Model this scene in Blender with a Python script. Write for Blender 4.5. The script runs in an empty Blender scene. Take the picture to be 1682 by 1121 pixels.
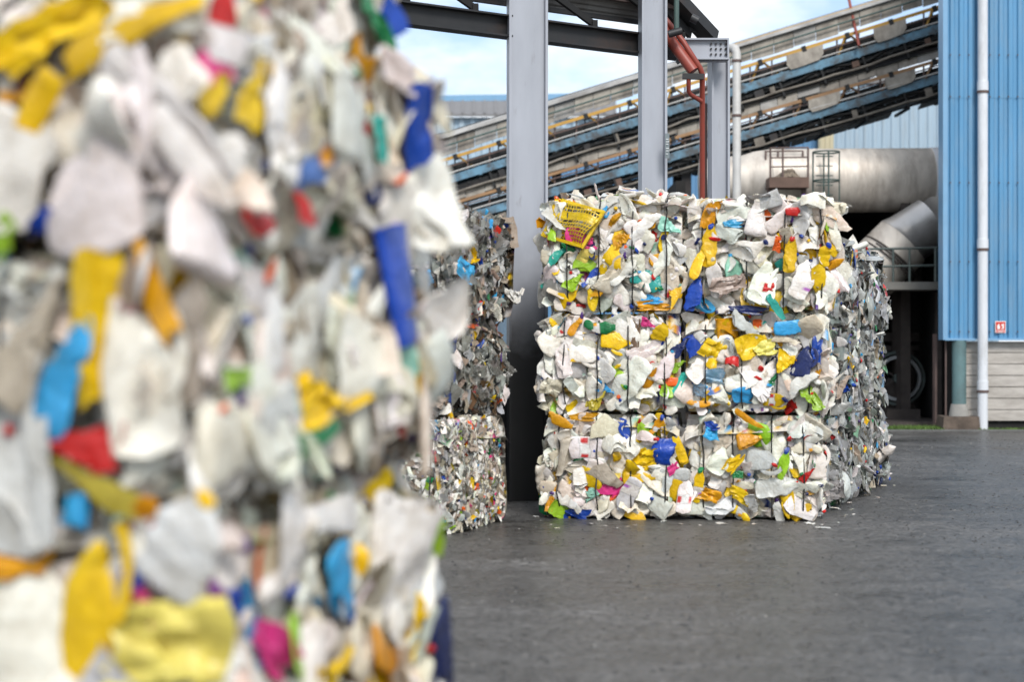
import bpy, math, random
import numpy as np
from mathutils import Vector, Matrix
R = math.radians
random.seed(7)
rng = np.random.default_rng(7)
scene = bpy.context.scene
col = scene.collection

# ------------------------------------------------------------------ camera
F = 2803.0            # focal length in photo pixels (1682 wide)
H = 1.78
cam_d = bpy.data.cameras.new('camera'); cam_d.lens = 60; cam_d.sensor_width = 36
cam_d.clip_end = 900; cam_d.clip_start = 0.1
cam_d.dof.use_dof = True; cam_d.dof.focus_distance = 20.5; cam_d.dof.aperture_fstop = 1.15
cam = bpy.data.objects.new('camera', cam_d); col.objects.link(cam)
cam.location = (0, 0, H); cam.rotation_euler = (R(90), 0, 0)
scene.camera = cam
# ------------------------------------------------------------------ sky and sun
SUN_EL, SUN_AZ = R(43), R(165)      # azimuth clockwise from +Y: behind the camera, to its right
world = bpy.data.worlds.new('World'); scene.world = world; world.use_nodes = True
nt = world.node_tree; N = nt.nodes; L = nt.links
for n in list(N): N.remove(n)
out = N.new('ShaderNodeOutputWorld'); bg = N.new('ShaderNodeBackground'); bg.inputs['Strength'].default_value = 0.125
sky = N.new('ShaderNodeTexSky'); sky.sky_type = 'NISHITA'; sky.sun_disc = False
sky.sun_elevation = SUN_EL; sky.sun_rotation = SUN_AZ; sky.dust_density = 2.0
tc = N.new('ShaderNodeTexCoord'); mp = N.new('ShaderNodeMapping'); mp.inputs['Scale'].default_value = (1, 1, 2.6)
mp.inputs['Location'].default_value = (0.33, 0.1, 0.0)
nz = N.new('ShaderNodeTexNoise'); nz.inputs['Scale'].default_value = 7.5; nz.inputs['Detail'].default_value = 8; nz.inputs['Roughness'].default_value = 0.58
rp = N.new('ShaderNodeValToRGB'); rp.color_ramp.elements[0].position = 0.36; rp.color_ramp.elements[1].position = 0.60
rp.color_ramp.elements[0].color = (0.28, 0.28, 0.28, 1); rp.color_ramp.elements[1].color = (1, 1, 1, 1)
mx = N.new('ShaderNodeMix'); mx.data_type = 'RGBA'
mx.inputs[7].default_value = (6.2, 6.45, 6.7, 1)
L.new(tc.outputs['Generated'], mp.inputs['Vector']); L.new(mp.outputs[0], nz.inputs['Vector']); L.new(nz.outputs['Fac'], rp.inputs[0])
L.new(rp.outputs[0], mx.inputs[0]); tn = N.new('ShaderNodeMix'); tn.data_type = 'RGBA'; tn.blend_type = 'MULTIPLY'; tn.inputs[0].default_value = 1; tn.inputs[7].default_value = (.62, .82, 1.0, 1); L.new(sky.outputs[0], tn.inputs[6]); L.new(tn.outputs[2], mx.inputs[6]); L.new(mx.outputs[2], bg.inputs['Color']); L.new(bg.outputs[0], out.inputs['Surface'])
sun_d = bpy.data.lights.new('sun', 'SUN'); sun_d.energy = 2.0; sun_d.angle = R(18); sun_d.color = (1, 0.96, 0.91)
sun = bpy.data.objects.new('sun', sun_d); col.objects.link(sun)
sd = Vector((math.sin(SUN_AZ) * math.cos(SUN_EL), math.cos(SUN_AZ) * math.cos(SUN_EL), math.sin(SUN_EL)))
sun.rotation_euler = (-sd).to_track_quat('-Z', 'Y').to_euler(); sun.location = (-10, -10, 30)
scene.view_settings.view_transform = 'Standard'; scene.view_settings.look = 'None'
scene.view_settings.exposure = 0.66; scene.view_settings.gamma = 1
scene.cycles.transparent_max_bounces = 16; scene.cycles.max_bounces = 6
scene.cycles.use_adaptive_sampling = True

# ------------------------------------------------------------------ helpers
def P(px, py, D): return Vector(((px - 841) / F * D, D, H + (560.5 - py) / F * D))
def G(px, py):
    D = F * H / (py - 560.5); return Vector(((px - 841) / F * D, D, 0))

class MB:
    """collects shapes; build() links them as one mesh object"""
    def __init__(s): s.v = []; s.f = []; s.sm = []
    def add(s, vs, fs, smooth=False):
        b = len(s.v); s.v += [tuple(v) for v in vs]
        for f in fs: s.f.append(tuple(i + b for i in f)); s.sm.append(smooth)
    def hexa(s, p):   # 8 corners: bottom 4 ccw, top 4 ccw
        s.add(p, [(3, 2, 1, 0), (4, 5, 6, 7), (0, 1, 5, 4), (1, 2, 6, 5), (2, 3, 7, 6), (3, 0, 4, 7)])
    def box(s, x0, x1, y0, y1, z0, z1):
        s.hexa([(x0, y0, z0), (x1, y0, z0), (x1, y1, z0), (x0, y1, z0), (x0, y0, z1), (x1, y0, z1), (x1, y1, z1), (x0, y1, z1)])
    def bar(s, a, b, w, h, up=(0, 0, 1)):
        a = Vector(a); b = Vector(b); d = (b - a).normalized(); u = Vector(up)
        if abs(d.dot(u)) > .98: u = Vector((0, 1, 0))
        r = d.cross(u).normalized() * (w / 2); t = r.cross(d).normalized() * (h / 2)
        s.hexa([a - r - t, a + r - t, b + r - t, b - r - t, a - r + t, a + r + t, b + r + t, b - r + t])
    def tube(s, pts, r, n=10, cap=True):
        pts = [Vector(p) for p in pts]; rs = r if isinstance(r, (list, tuple)) else [r] * len(pts)
        vs = []; fs = []; prev = None
        for i, p in enumerate(pts):
            d = (pts[min(i + 1, len(pts) - 1)] - pts[max(i - 1, 0)]).normalized()
            if prev is None:
                u = Vector((0, 0, 1)) if abs(d.z) < .9 else Vector((0, 1, 0))
                x = d.cross(u).normalized()
            else:
                x = (prev - d * prev.dot(d)).normalized()
            prev = x; y = d.cross(x)
            for k in range(n):
                a = 2 * math.pi * k / n; vs.append(p + (x * math.cos(a) + y * math.sin(a)) * rs[i])
        for i in range(len(pts) - 1):
            for k in range(n):
                fs.append((i * n + k, i * n + (k + 1) % n, (i + 1) * n + (k + 1) % n, (i + 1) * n + k))
        s.add(vs, fs, True)
        if cap:
            s.add(vs[:n], [tuple(range(n))[::-1]]); s.add(vs[-n:], [tuple(range(n))])
    def build(s, name, mat, parent=None, origin=None):
        o0 = origin if origin is not None else (root_of(parent).location if parent else Vector((0, 0, 0)))
        me = bpy.data.meshes.new(name)
        me.from_pydata([(v[0] - o0[0], v[1] - o0[1], v[2] - o0[2]) for v in s.v], [], s.f)
        me.polygons.foreach_set('use_smooth', s.sm); me.materials.append(mat); me.update()
        o = bpy.data.objects.new(name, me); col.objects.link(o)
        if parent: o.parent = parent
        elif origin is not None: o.location = origin
        return o

def root_of(o):
    while o.parent: o = o.parent
    return o
def tag(o, label=None, cat=None, group=None, kind=None):
    if label: o['label'] = label
    if cat: o['category'] = cat
    if group: o['group'] = group
    if kind: o['kind'] = kind
    return o
def thing(name, label, cat, loc=(0, 0, 0), rz=0, group=None):
    o = bpy.data.objects.new(name, None); col.objects.link(o); o.location = loc; o.rotation_euler = (0, 0, rz)
    o.empty_display_size = .2
    return tag(o, label, cat, group)

# ------------------------------------------------------------------ materials
def mat(name, rgb, rough=.5, metal=0, noise=0.0, nscale=3.0, dirt=None, dirt_amt=0.5, dscale=1.2, dlo=.5, dhi=.7, bump=0, bscale=40, stretch=(1, 1, 1), spec=.5, coord='Object', rvar=0.0):
    m = bpy.data.materials.new(name); m.use_nodes = True; t = m.node_tree; n = t.nodes; l = t.links
    b = n['Principled BSDF']; b.inputs['Roughness'].default_value = rough; b.inputs['Metallic'].default_value = metal
    b.inputs['Specular IOR Level'].default_value = spec
    tc = n.new('ShaderNodeTexCoord'); mp = n.new('ShaderNodeMapping'); mp.inputs['Scale'].default_value = stretch
    l.new(tc.outputs[coord], mp.inputs[0])
    c = n.new('ShaderNodeRGB'); c.outputs[0].default_value = (*rgb, 1); cur = c.outputs[0]
    if noise:
        a = n.new('ShaderNodeTexNoise'); a.inputs['Scale'].default_value = nscale; a.inputs['Detail'].default_value = 6
        r = n.new('ShaderNodeMapRange'); r.inputs['From Min'].default_value = .3; r.inputs['From Max'].default_value = .7
        r.inputs['To Min'].default_value = 1 - noise; r.inputs['To Max'].default_value = 1 + noise
        x = n.new('ShaderNodeVectorMath'); x.operation = 'SCALE'
        l.new(mp.outputs[0], a.inputs['Vector']); l.new(a.outputs['Fac'], r.inputs['Value']); l.new(cur, x.inputs[0]); l.new(r.outputs[0], x.inputs['Scale']); cur = x.outputs[0]
        if rvar:
            q = n.new('ShaderNodeMapRange'); q.inputs['From Min'].default_value = .35; q.inputs['From Max'].default_value = .65
            q.inputs['To Min'].default_value = rough - rvar; q.inputs['To Max'].default_value = rough + rvar
            l.new(a.outputs['Fac'], q.inputs['Value']); l.new(q.outputs[0], b.inputs['Roughness'])
    if dirt:
        a = n.new('ShaderNodeTexNoise'); a.inputs['Scale'].default_value = dscale; a.inputs['Detail'].default_value = 10; a.inputs['Roughness'].default_value = .7
        r = n.new('ShaderNodeMapRange'); r.inputs['From Min'].default_value = dlo; r.inputs['From Max'].default_value = dhi; r.inputs['To Max'].default_value = dirt_amt
        x = n.new('ShaderNodeMix'); x.data_type = 'RGBA'; x.inputs[7].default_value = (*dirt, 1)
        l.new(mp.outputs[0], a.inputs['Vector']); l.new(a.outputs['Fac'], r.inputs['Value']); l.new(r.outputs[0], x.inputs[0]); l.new(cur, x.inputs[6]); cur = x.outputs[2]
    l.new(cur, b.inputs['Base Color'])
    if bump:
        a = n.new('ShaderNodeTexNoise'); a.inputs['Scale'].default_value = bscale; a.inputs['Detail'].default_value = 4
        k = n.new('ShaderNodeBump'); k.inputs['Strength'].default_value = bump; k.inputs['Distance'].default_value = .02
        l.new(mp.outputs[0], a.inputs['Vector']); l.new(a.outputs['Fac'], k.inputs['Height']); l.new(k.outputs[0], b.inputs['Normal'])
    return m

M = {}
M['column_grey'] = mat('column_grey', (.335, .35, .39), .5, noise=.07, nscale=4, dirt=(.16, .15, .14), dirt_amt=.45, dscale=5, dlo=.6, dhi=.74, stretch=(1.6, 1.6, .35), rvar=.08)
M['dark_steel'] = mat('dark_steel', (.016, .016, .017), .6, noise=.3, dirt=(.05, .025, .015), dirt_amt=.5, dscale=2)
M['black_steel'] = mat('black_steel', (.008, .008, .008), .8)
M['rust_rail'] = mat('rust_rail', (.012, .008, .007), .8, noise=.4, dirt=(.03, .016, .012), dirt_amt=.6)
M['roof_sheet'] = mat('roof_sheet', (.16, .15, .14), .6, noise=.15, dirt=(.05, .04, .03), dirt_amt=.6, dscale=2)
M['red_pipe'] = mat('red_pipe', (.27, .052, .034), .45, noise=.15, nscale=5, dirt=(.12, .05, .035), dirt_amt=.6, dscale=5)
M['blue_clad'] = mat('blue_clad', (.080, .245, .425), .5, noise=.12, nscale=1.4, dirt=(.20, .28, .35), dirt_amt=.6, dscale=1.9, dlo=.46, dhi=.74, stretch=(3, 3, .35))
M['blue_wall'] = mat('blue_wall', (.12, .27, .46), .5, noise=.1, nscale=1, dirt=(.16, .2, .24), dirt_amt=.4, dscale=1, stretch=(3, 3, .3))
M['pale_wall'] = mat('pale_wall', (.36, .47, .56), .5, noise=.06, nscale=1, dirt=(.3, .31, .3), dirt_amt=.5, dscale=1.5, stretch=(3, 3, .3))
M['cream_wall'] = mat('cream_wall', (.56, .5, .34), .5, noise=.06)
M['blue_trim'] = mat('blue_trim', (.17, .33, .50), .4, noise=.06)
M['blue_beam'] = mat('blue_beam', (.12, .25, .35), .5, noise=.15, nscale=2, dirt=(.06, .05, .042), dirt_amt=.9, dscale=2.6, dlo=.42, dhi=.62)
M['yellow'] = mat('yellow_paint', (.50, .28, .05), .5, noise=.12, dirt=(.2, .12, .06), dirt_amt=.5, dscale=2)
M['orange_rust'] = mat('orange_rail', (.30, .17, .08), .55, noise=.15, dirt=(.15, .1, .06), dirt_amt=.6, dscale=2)
M['beige_panel'] = mat('beige_panel', (.31, .28, .235), .6, noise=.15, nscale=2, dirt=(.09, .07, .055), dirt_amt=.8, dscale=1.6, dlo=.42, dhi=.68, stretch=(1.5, 1.5, .8))
M['grey_panel'] = mat('grey_panel', (.30, .29, .27), .55, noise=.12, nscale=2, dirt=(.1, .085, .07), dirt_amt=.75, dscale=1.8, dlo=.44, dhi=.68)
M['cover_sheet'] = mat('cover_sheet', (.36, .35, .33), .45, noise=.1, nscale=2, dirt=(.13, .115, .1), dirt_amt=.7, dscale=1.2, dlo=.42, dhi=.66)
M['under_panel'] = mat('under_panel', (.24, .215, .18), .8, noise=.2, dirt=(.07, .055, .045), dirt_amt=.8, dscale=1.6, dlo=.42, dhi=.66)
M['belt'] = mat('belt_rubber', (.012, .012, .012), .7, noise=.3)
M['far_roof'] = mat('far_roof', (.17, .165, .165), .7, noise=.1)
M['green_line'] = mat('green_line', (.05, .1, .09), .5)
M['tank_metal'] = mat('tank_metal', (.60, .545, .48), .55, metal=.35, noise=.15, nscale=2.2, dirt=(.17, .12, .085), dirt_amt=.6, dscale=1.7, dlo=.46, dhi=.76, stretch=(2.2, 1, .6), rvar=.1)
M['tank_strap'] = mat('tank_strap', (.8, .8, .82), .35, metal=.1)
M['duct_metal'] = mat('duct_metal', (.56, .54, .52), .34, metal=.65, noise=.1, nscale=2, dirt=(.14, .12, .1), dirt_amt=.5, dscale=1.5, dlo=.5, dhi=.75)
M['rust_box'] = mat('rust_box', (.13, .08, .06), .8, noise=.3, dirt=(.06, .04, .03), dirt_amt=.7)
M['rust_rail2'] = mat('rusty_railing', (.12, .08, .07), .7, noise=.3)
M['debris'] = mat('debris', (.2, .16, .12), .95, noise=.4, nscale=25, bump=.8, bscale=30)
M['cage_green'] = mat('cage_green', (.05, .085, .075), .5, noise=.2)
M['gantry'] = mat('gantry_paint', (.06, .08, .075), .55, noise=.2, dirt=(.08, .06, .05), dirt_amt=.6)
M['gantry_deck'] = mat('gantry_deck', (.15, .145, .13), .7, noise=.2, dirt=(.09, .07, .06), dirt_amt=.6)
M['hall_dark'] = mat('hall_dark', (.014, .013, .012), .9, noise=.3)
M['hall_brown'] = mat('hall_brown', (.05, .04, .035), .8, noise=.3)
M['rim_metal'] = mat('rim_metal', (.33, .34, .35), .45, metal=.5, noise=.2)
M['white_pipe'] = mat('white_pipe', (.62, .635, .66), .4, noise=.05, dirt=(.3, .28, .26), dirt_amt=.4, dscale=2.5, stretch=(2, 2, .5))
M['grey_pipe'] = mat('grey_pipe', (.46, .45, .43), .5, noise=.08, dirt=(.2, .17, .14), dirt_amt=.5, dscale=2)
M['clip_rust'] = mat('clip_rust', (.11, .07, .06), .7)
M['planks'] = mat('concrete_planks', (.46, .425, .385), .85, noise=.12, nscale=3, dirt=(.17, .145, .12), dirt_amt=.7, dscale=1.8, dlo=.42, dhi=.72, bump=.3, bscale=30, stretch=(.6, 1, 2.2))
M['green_col'] = mat('green_column', (.10, .175, .18), .5, noise=.12, dirt=(.08, .09, .09), dirt_amt=.5, dscale=2)
M['foot_concrete'] = mat('foot_concrete', (.26, .25, .23), .9, noise=.2, nscale=5, bump=.3)
M['block_concrete'] = mat('block_concrete', (.10, .075, .058), .95, noise=.35, nscale=6, dirt=(.04, .03, .025), dirt_amt=.6, bump=.5, bscale=20)
M['sign_red'] = mat('sign_red', (.55, .045, .03), .4)
M['sign_white'] = mat('sign_white', (.78, .76, .73), .45)
M['plate_grey'] = mat('plate_grey', (.16, .19, .2), .5)
M['plate_text'] = mat('plate_text', (.6, .62, .62), .5)
M['wire'] = mat('binding_wire', (.018, .016, .015), .5, metal=.4)
M['grass'] = mat('grass_blades', (.085, .15, .025), .7, noise=.35, nscale=2)
M['kerb'] = mat('yard_edge', (.12, .12, .115), .9, noise=.2, nscale=3)
M['lamp_black'] = mat('lamp_black', (.02, .02, .022), .5)

# wet asphalt
def asphalt():
    m = bpy.data.materials.new('wet_asphalt'); m.use_nodes = True; t = m.node_tree; n = t.nodes; l = t.links; b = n['Principled BSDF']
    tc = n.new('ShaderNodeTexCoord')
    def noise(scale, detail=5, rough=.6, st=(1, 1, 1)):
        mp = n.new('ShaderNodeMapping'); mp.inputs['Scale'].default_value = st; l.new(tc.outputs['Object'], mp.inputs[0])
        a = n.new('ShaderNodeTexNoise'); a.inputs['Scale'].default_value = scale; a.inputs['Detail'].default_value = detail; a.inputs['Roughness'].default_value = rough
        l.new(mp.outputs[0], a.inputs['Vector']); return a.outputs['Fac']
    def rng_(v, a, b_, c, d):
        r = n.new('ShaderNodeMapRange'); r.inputs['From Min'].default_value = a; r.inputs['From Max'].default_value = b_
        r.inputs['To Min'].default_value = c; r.inputs['To Max'].default_value = d; l.new(v, r.inputs['Value']); return r.outputs[0]
    def mth(op, a, b_):
        k = n.new('ShaderNodeMath'); k.operation = op
        for i, v in enumerate((a, b_)):
            if isinstance(v, (int, float)): k.inputs[i].default_value = v
            else: l.new(v, k.inputs[i])
        return k.outputs[0]
    big = noise(.35, 6, .65, (.55, 1, 1)); mid = noise(1.8, 7, .72, (.6, 1, 1)); lump = noise(7, 5, .75); grain = noise(17, 6, .8)
    pits = noise(8, 3, .6); flecks = noise(17, 2, .5)
    v = mth('MULTIPLY', rng_(big, .32, .68, .5, 1.65), rng_(mid, .3, .7, .5, 1.6))
    v = mth('MULTIPLY', v, rng_(lump, .3, .7, .55, 1.5))
    v = mth('MULTIPLY', v, rng_(grain, .35, .65, .15, 2.0))
    v = mth('MULTIPLY', v, rng_(pits, .62, .65, 1, .12))
    v = mth('ADD', v, rng_(flecks, .76, .78, 0, 3))
    x = n.new('ShaderNodeVectorMath'); x.operation = 'SCALE'; x.inputs[0].default_value = (.070, .066, .062); l.new(v, x.inputs['Scale'])
    l.new(x.outputs[0], b.inputs['Base Color'])
    wet = rng_(mth('ADD', mth('MULTIPLY', big, .5), mth('ADD', mth('MULTIPLY', mid, .3), mth('MULTIPLY', lump, .2))), .40, .60, .2, .5)
    l.new(wet, b.inputs['Roughness']); b.inputs['Specular IOR Level'].default_value = .6
    hgt = mth('ADD', mth('MULTIPLY', lump, 1.6), mth('MULTIPLY', grain, .7))
    k = n.new('ShaderNodeBump'); k.inputs['Strength'].default_value = 1; k.inputs['Distance'].default_value = .045; l.new(hgt, k.inputs['Height'])
    l.new(k.outputs[0], b.inputs['Normal'])
    return m
M['asphalt'] = asphalt()

# plastics: base colour from the object colour, prints and caps from the mesh attribute
def plastic(name, clear=False):
    m = bpy.data.materials.new(name); m.use_nodes = True; t = m.node_tree; n = t.nodes; l = t.links; b = n['Principled BSDF']
    at = n.new('ShaderNodeAttribute'); at.attribute_name = 'Col'
    oi = n.new('ShaderNodeObjectInfo'); x = n.new('ShaderNodeMix'); x.data_type = 'RGBA'
    l.new(at.outputs['Alpha'], x.inputs[0]); l.new(oi.outputs['Color'], x.inputs[6]); l.new(at.outputs['Color'], x.inputs[7])
    ge = n.new('ShaderNodeNewGeometry')
    a = n.new('ShaderNodeTexNoise'); a.inputs['Scale'].default_value = 9; a.inputs['Detail'].default_value = 7; a.inputs['Roughness'].default_value = .7
    l.new(ge.outputs['Position'], a.inputs['Vector'])
    r = n.new('ShaderNodeMapRange'); r.inputs['From Min'].default_value = .42; r.inputs['From Max'].default_value = .72; r.inputs['To Max'].default_value = .72; l.new(a.outputs['Fac'], r.inputs['Value'])
    y = n.new('ShaderNodeMix'); y.data_type = 'RGBA'; y.blend_type = 'MULTIPLY'; y.inputs[7].default_value = (.50, .44, .36, 1)
    l.new(r.outputs[0], y.inputs[0]); l.new(x.outputs[2], y.inputs[6]); l.new(y.outputs[2], b.inputs['Base Color'])
    a2 = n.new('ShaderNodeTexNoise'); a2.inputs['Scale'].default_value = 16; a2.inputs['Detail'].default_value = 1.5; a2.inputs['Distortion'].default_value = 1.2; l.new(ge.outputs['Position'], a2.inputs['Vector'])
    k = n.new('ShaderNodeBump'); k.inputs['Strength'].default_value = .3; k.inputs['Distance'].default_value = .03; l.new(a2.outputs['Fac'], k.inputs['Height']); l.new(k.outputs[0], b.inputs['Normal'])
    b.inputs['Roughness'].default_value = .2 if clear else .34
    if not clear:
        b.inputs['Subsurface Weight'].default_value = .18; b.inputs['Subsurface Radius'].default_value = (1, .8, .6); b.inputs['Subsurface Scale'].default_value = .02
    b.inputs['Specular IOR Level'].default_value = .6 if clear else .4
    if clear:
        tr = n.new('ShaderNodeBsdfTransparent'); ms = n.new('ShaderNodeMixShader'); ms.inputs[0].default_value = .62
        l.new(tr.outputs[0], ms.inputs[1]); l.new(b.outputs[0], ms.inputs[2]); l.new(ms.outputs[0], n['Material Output'].inputs['Surface'])
    return m
M['plastic'] = plastic('hard_plastic'); M['clear'] = plastic('clear_plastic', True)

# ------------------------------------------------------------------ ground
g = MB(); g.add([(-250, -60, 0), (250, -60, 0), (250, 400, 0), (-250, 400, 0)], [(0, 1, 2, 3)])
tag(g.build('asphalt_yard', M['asphalt']), kind='structure')

def grit(name, mt, n_, rmin, rmax, seed):
    r = np.random.default_rng(seed); D = 8.5 + 25 * r.random(n_) ** 1.5; x = (-.06 + r.random(n_) * .37) * D; cl = r.random(n_) < .6; cx_ = r.uniform(-1, 9, 60); cd_ = r.uniform(8.5, 30, 60); q_ = r.integers(0, 60, n_); x = np.where(cl, cx_[q_] + r.normal(size=n_) * .7, x); D = np.where(cl, np.maximum(8, cd_[q_] + r.normal(size=n_) * .9), D); sz_ = r.uniform(rmin, rmax, n_) * (.7 + .5 * (D / 14)); an = r.uniform(0, 6.3, n_)
    vs = []; fs = []
    for k in range(n_):
        b = len(vs); c, s2 = math.cos(an[k]) * sz_[k], math.sin(an[k]) * sz_[k]; a2 = r.uniform(.5, 1)
        vs += [(x[k] + c, D[k] + s2, 0), (x[k] - s2 * a2, D[k] + c * a2, 0), (x[k] - c, D[k] - s2, 0), (x[k] + s2 * a2, D[k] - c * a2, 0), (x[k] + c * .2, D[k] + s2 * .2, sz_[k] * r.uniform(.35, .8))]
        fs += [(b, b + 1, b + 4), (b + 1, b + 2, b + 4), (b + 2, b + 3, b + 4), (b + 3, b, b + 4)]
    m = MB(); m.add(vs, fs); return m.build(name, mt)
tag(grit('grit', mat('dark_grit', (.03, .028, .026), .6, noise=.6, nscale=9), 3800, .005, .014, 3), 'dark grit strewn over the wet asphalt yard', 'grit', kind='stuff')
tag(grit('gravel', mat('pale_gravel', (.26, .245, .225), .7, noise=.6, nscale=9), 420, .004, .009, 4), 'pale gravel chips strewn over the wet asphalt yard', 'gravel', kind='stuff')

# ------------------------------------------------------------------ right hand factory building
def corrugated(mb, a, b, z0, z1, period, depth, prof=(0, .18, .3, .7, .82, 1), hs=(0, 0, 1, 1, 0, 0), back=.15, z2=None):
    """vertical trapezoid ribs between plan points a and b, bulging to the left normal side (towards the camera)"""
    a = Vector((a[0], a[1], 0)); b = Vector((b[0], b[1], 0)); d = (b - a); Lh = d.length; d.normalize(); nrm = Vector((d.y, -d.x, 0))
    k = max(1, round(Lh / period)); pts = []
    for i in range(k):
        for q, h in list(zip(prof, hs))[(0 if i == 0 else 1):]:
            pts.append(a + d * ((i + q) * Lh / k) + nrm * (h * depth))
    vs = []; fs = []
    for p in pts: vs += [(p.x, p.y, z0), (p.x, p.y, z1)]
    for i in range(len(pts) - 1): fs.append((2 * i, 2 * i + 2, 2 * i + 3, 2 * i + 1))
    mb.add(vs, fs)
    m = -nrm * back
    p, q = a + m, b + m
    mb.add([(a.x, a.y, z0), (b.x, b.y, z0), (q.x, q.y, z0), (p.x, p.y, z0), (a.x, a.y, z1), (b.x, b.y, z1), (q.x, q.y, z1), (p.x, p.y, z1)],
           [(3, 2, 1, 0), (4, 5, 6, 7), (1, 2, 6, 5), (2, 3, 7, 6), (3, 0, 4, 7)])

BD = 34.0
def bx(px): return (px - 841) / F * BD
def bz(py): return H + (560.5 - py) / F * BD
bld = thing('factory_building', 'bright blue corrugated factory building with beige plank wall below', 'building', (bx(1615), BD, 0))
zc = bz(557)
m = MB(); corrugated(m, (bx(1556), BD), (bx(1601), BD), zc, bz(160), .185, .035); corrugated(m, (bx(1620.5), BD), (bx(2100), BD), zc, bz(160), .185, .035)
corrugated(m, (bx(1601.2), BD + .05), (bx(1620.3), BD + .05), zc, 12, .5, .0)
c1 = m.build('cladding', M['blue_clad'], bld)
m = MB(); corrugated(m, (bx(1556), BD - .006), (bx(1601), BD - .006), bz(161.5), 12, .185, .035); corrugated(m, (bx(1620.5), BD - .006), (bx(2100), BD - .006), bz(161.5), 12, .185, .035)
m.build('cladding', M['blue_clad'], bld)
sm_ = None
for py in (158.5, 300, 430, 545, 90):
    for px in list(np.arange(1561, 1600, 15.2)) + list(np.arange(1626, 1682, 15.2)):
        c = P(px, py, BD - .046)
        if sm_ is None:
            m = MB(); m.tube([(0, -.012, 0), (0, .012, 0)], .014, 6); sm_ = m.build('screw', M['clip_rust'], None); o = sm_
        else: o = sm_.copy(); col.objects.link(o)
        o.parent = c1; o.location = c - bld.location
m = MB(); m.box(bx(1547.5), bx(1555), BD - .07, BD + .2, zc - .02, 12); m.box(bx(1548.2), bx(1550), BD + .2, BD + .34, zc - .02, 12)
m.build('corner_trim', M['blue_trim'], bld)
m = MB(); m.box(bx(1551), bx(1601), BD - .075, BD + .1, bz(559.5), bz(556)); m.box(bx(1620), bx(2100), BD - .075, BD + .1, bz(559.5), bz(556))
m.build('drip_edge', M['blue_trim'], bld)
m = MB(); zt = bz(560); nb = 7; zb = bz(692)
for i in range(nb):
    z0 = zb + (zt - zb) * i / nb; z1 = zb + (zt - zb) * (i + 1) / nb - .018
    m.box(bx(1590), bx(2100), BD + .12 + .004 * (i % 3), BD + .3, z0, z1)
m.box(bx(1591), bx(2099), BD + .16, BD + .28, zb, zt - .02)
m.build('plank_wall', M['planks'], bld)
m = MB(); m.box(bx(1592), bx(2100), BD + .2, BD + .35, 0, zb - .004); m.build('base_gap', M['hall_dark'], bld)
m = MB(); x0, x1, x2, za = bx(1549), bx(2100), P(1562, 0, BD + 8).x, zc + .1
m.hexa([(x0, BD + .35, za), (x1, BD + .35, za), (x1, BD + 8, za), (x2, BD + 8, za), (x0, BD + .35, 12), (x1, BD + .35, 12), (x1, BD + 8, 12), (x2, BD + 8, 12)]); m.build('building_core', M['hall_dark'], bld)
dp = MB(); xc = bx(1610.5); yc = BD - .16
dp.tube([(xc, yc, 0.02), (xc, yc, 12)], .1, 14); dpo = dp.build('downpipe', M['white_pipe'], bld)
for py in (-100, 140, 398, 630):
    m = MB(); z = bz(py); m.tube([(xc, yc, z - .13), (xc, yc, z + .05)], .112, 14); m.build('pipe_socket', M['white_pipe'], dpo)
    m = MB(); m.tube([(xc, yc, z - .18), (xc, yc, z - .135)], .118, 14); m.box(xc - .02, xc + .02, yc, BD + .14, z - .175, z - .14); m.build('pipe_clip', M['clip_rust'], dpo)
m = MB(); xg = bx(1576.5); m.tube([(xg, BD + .05, bz(664)), (xg, BD + .05, bz(559.6))], bx(1588) - xg, 20)
m.build('support_column', M['green_col'], bld)
m = MB(); m.tube([(xg, BD + .05, bz(684)), (xg, BD + .05, bz(679)), (xg, BD + .05, bz(664.2))], [.21, .2, .165], 12); m.build('column_foot', M['foot_concrete'], bld)
m = MB(); x0, x1 = bx(1543), bx(1605)
m.hexa([(x0, BD - .28, 0), (x1, BD - .25, 0), (x1 + .02, BD + .33, 0), (x0, BD + .33, 0), (x0 + .03, BD - .24, bz(684.5)), (x1 - .03, BD - .24, bz(684)), (x1 - .03, BD + .3, bz(684)), (x0 + .03, BD + .3, bz(683.5))])
m.build('plinth_block', M['block_concrete'], bld)
m = MB(); m.box(bx(1546), bx(1549.5), BD + .5, BD + .7, 0, zc + .1); m.box(bx(1556), bx(1558), BD + .15, BD + .22, .05, zc - .02); m.build('door_post', M['rust_rail2'], bld)

# fire point sign
sg = thing('fire_point_sign', 'small red square sign with white pictograms on the blue cladding', 'sign', P(1643, 546, BD - .06))
m = MB(); c = P(1643, 537.5, BD - .05); s_ = .105
m.box(c.x - s_, c.x + s_, c.y - .012, c.y + .004, c.z - s_ * 1.12, c.z + s_ * 1.12); m.build('border', M['sign_white'], sg)
m = MB(); m.box(c.x - s_ * .9, c.x + s_ * .9, c.y - .016, c.y - .0125, c.z - s_ * .62, c.z + s_ * 1.0); m.box(c.x - s_ * .9, c.x + s_ * .9, c.y - .016, c.y - .0125, c.z - s_ * 1.02, c.z - s_ * .74); m.build('red_face', M['sign_red'], sg)
m = MB(); q = c.y - .0195; w = .0030
def pict(x0, x1, z0, z1): m.box(c.x + x0 * s_, c.x + x1 * s_, q, q + w, c.z + z0 * s_, c.z + z1 * s_)
pict(-.62, -.12, -.4, .3); pict(-.5, -.24, .32, .55); pict(.14, .58, -.4, -.28); pict(.34, .62, -.26, .6); pict(.14, .32, .2, .5); pict(-.45, .45, -.92, -.84)
m.build('pictogram', M['sign_white'], sg)

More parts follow.
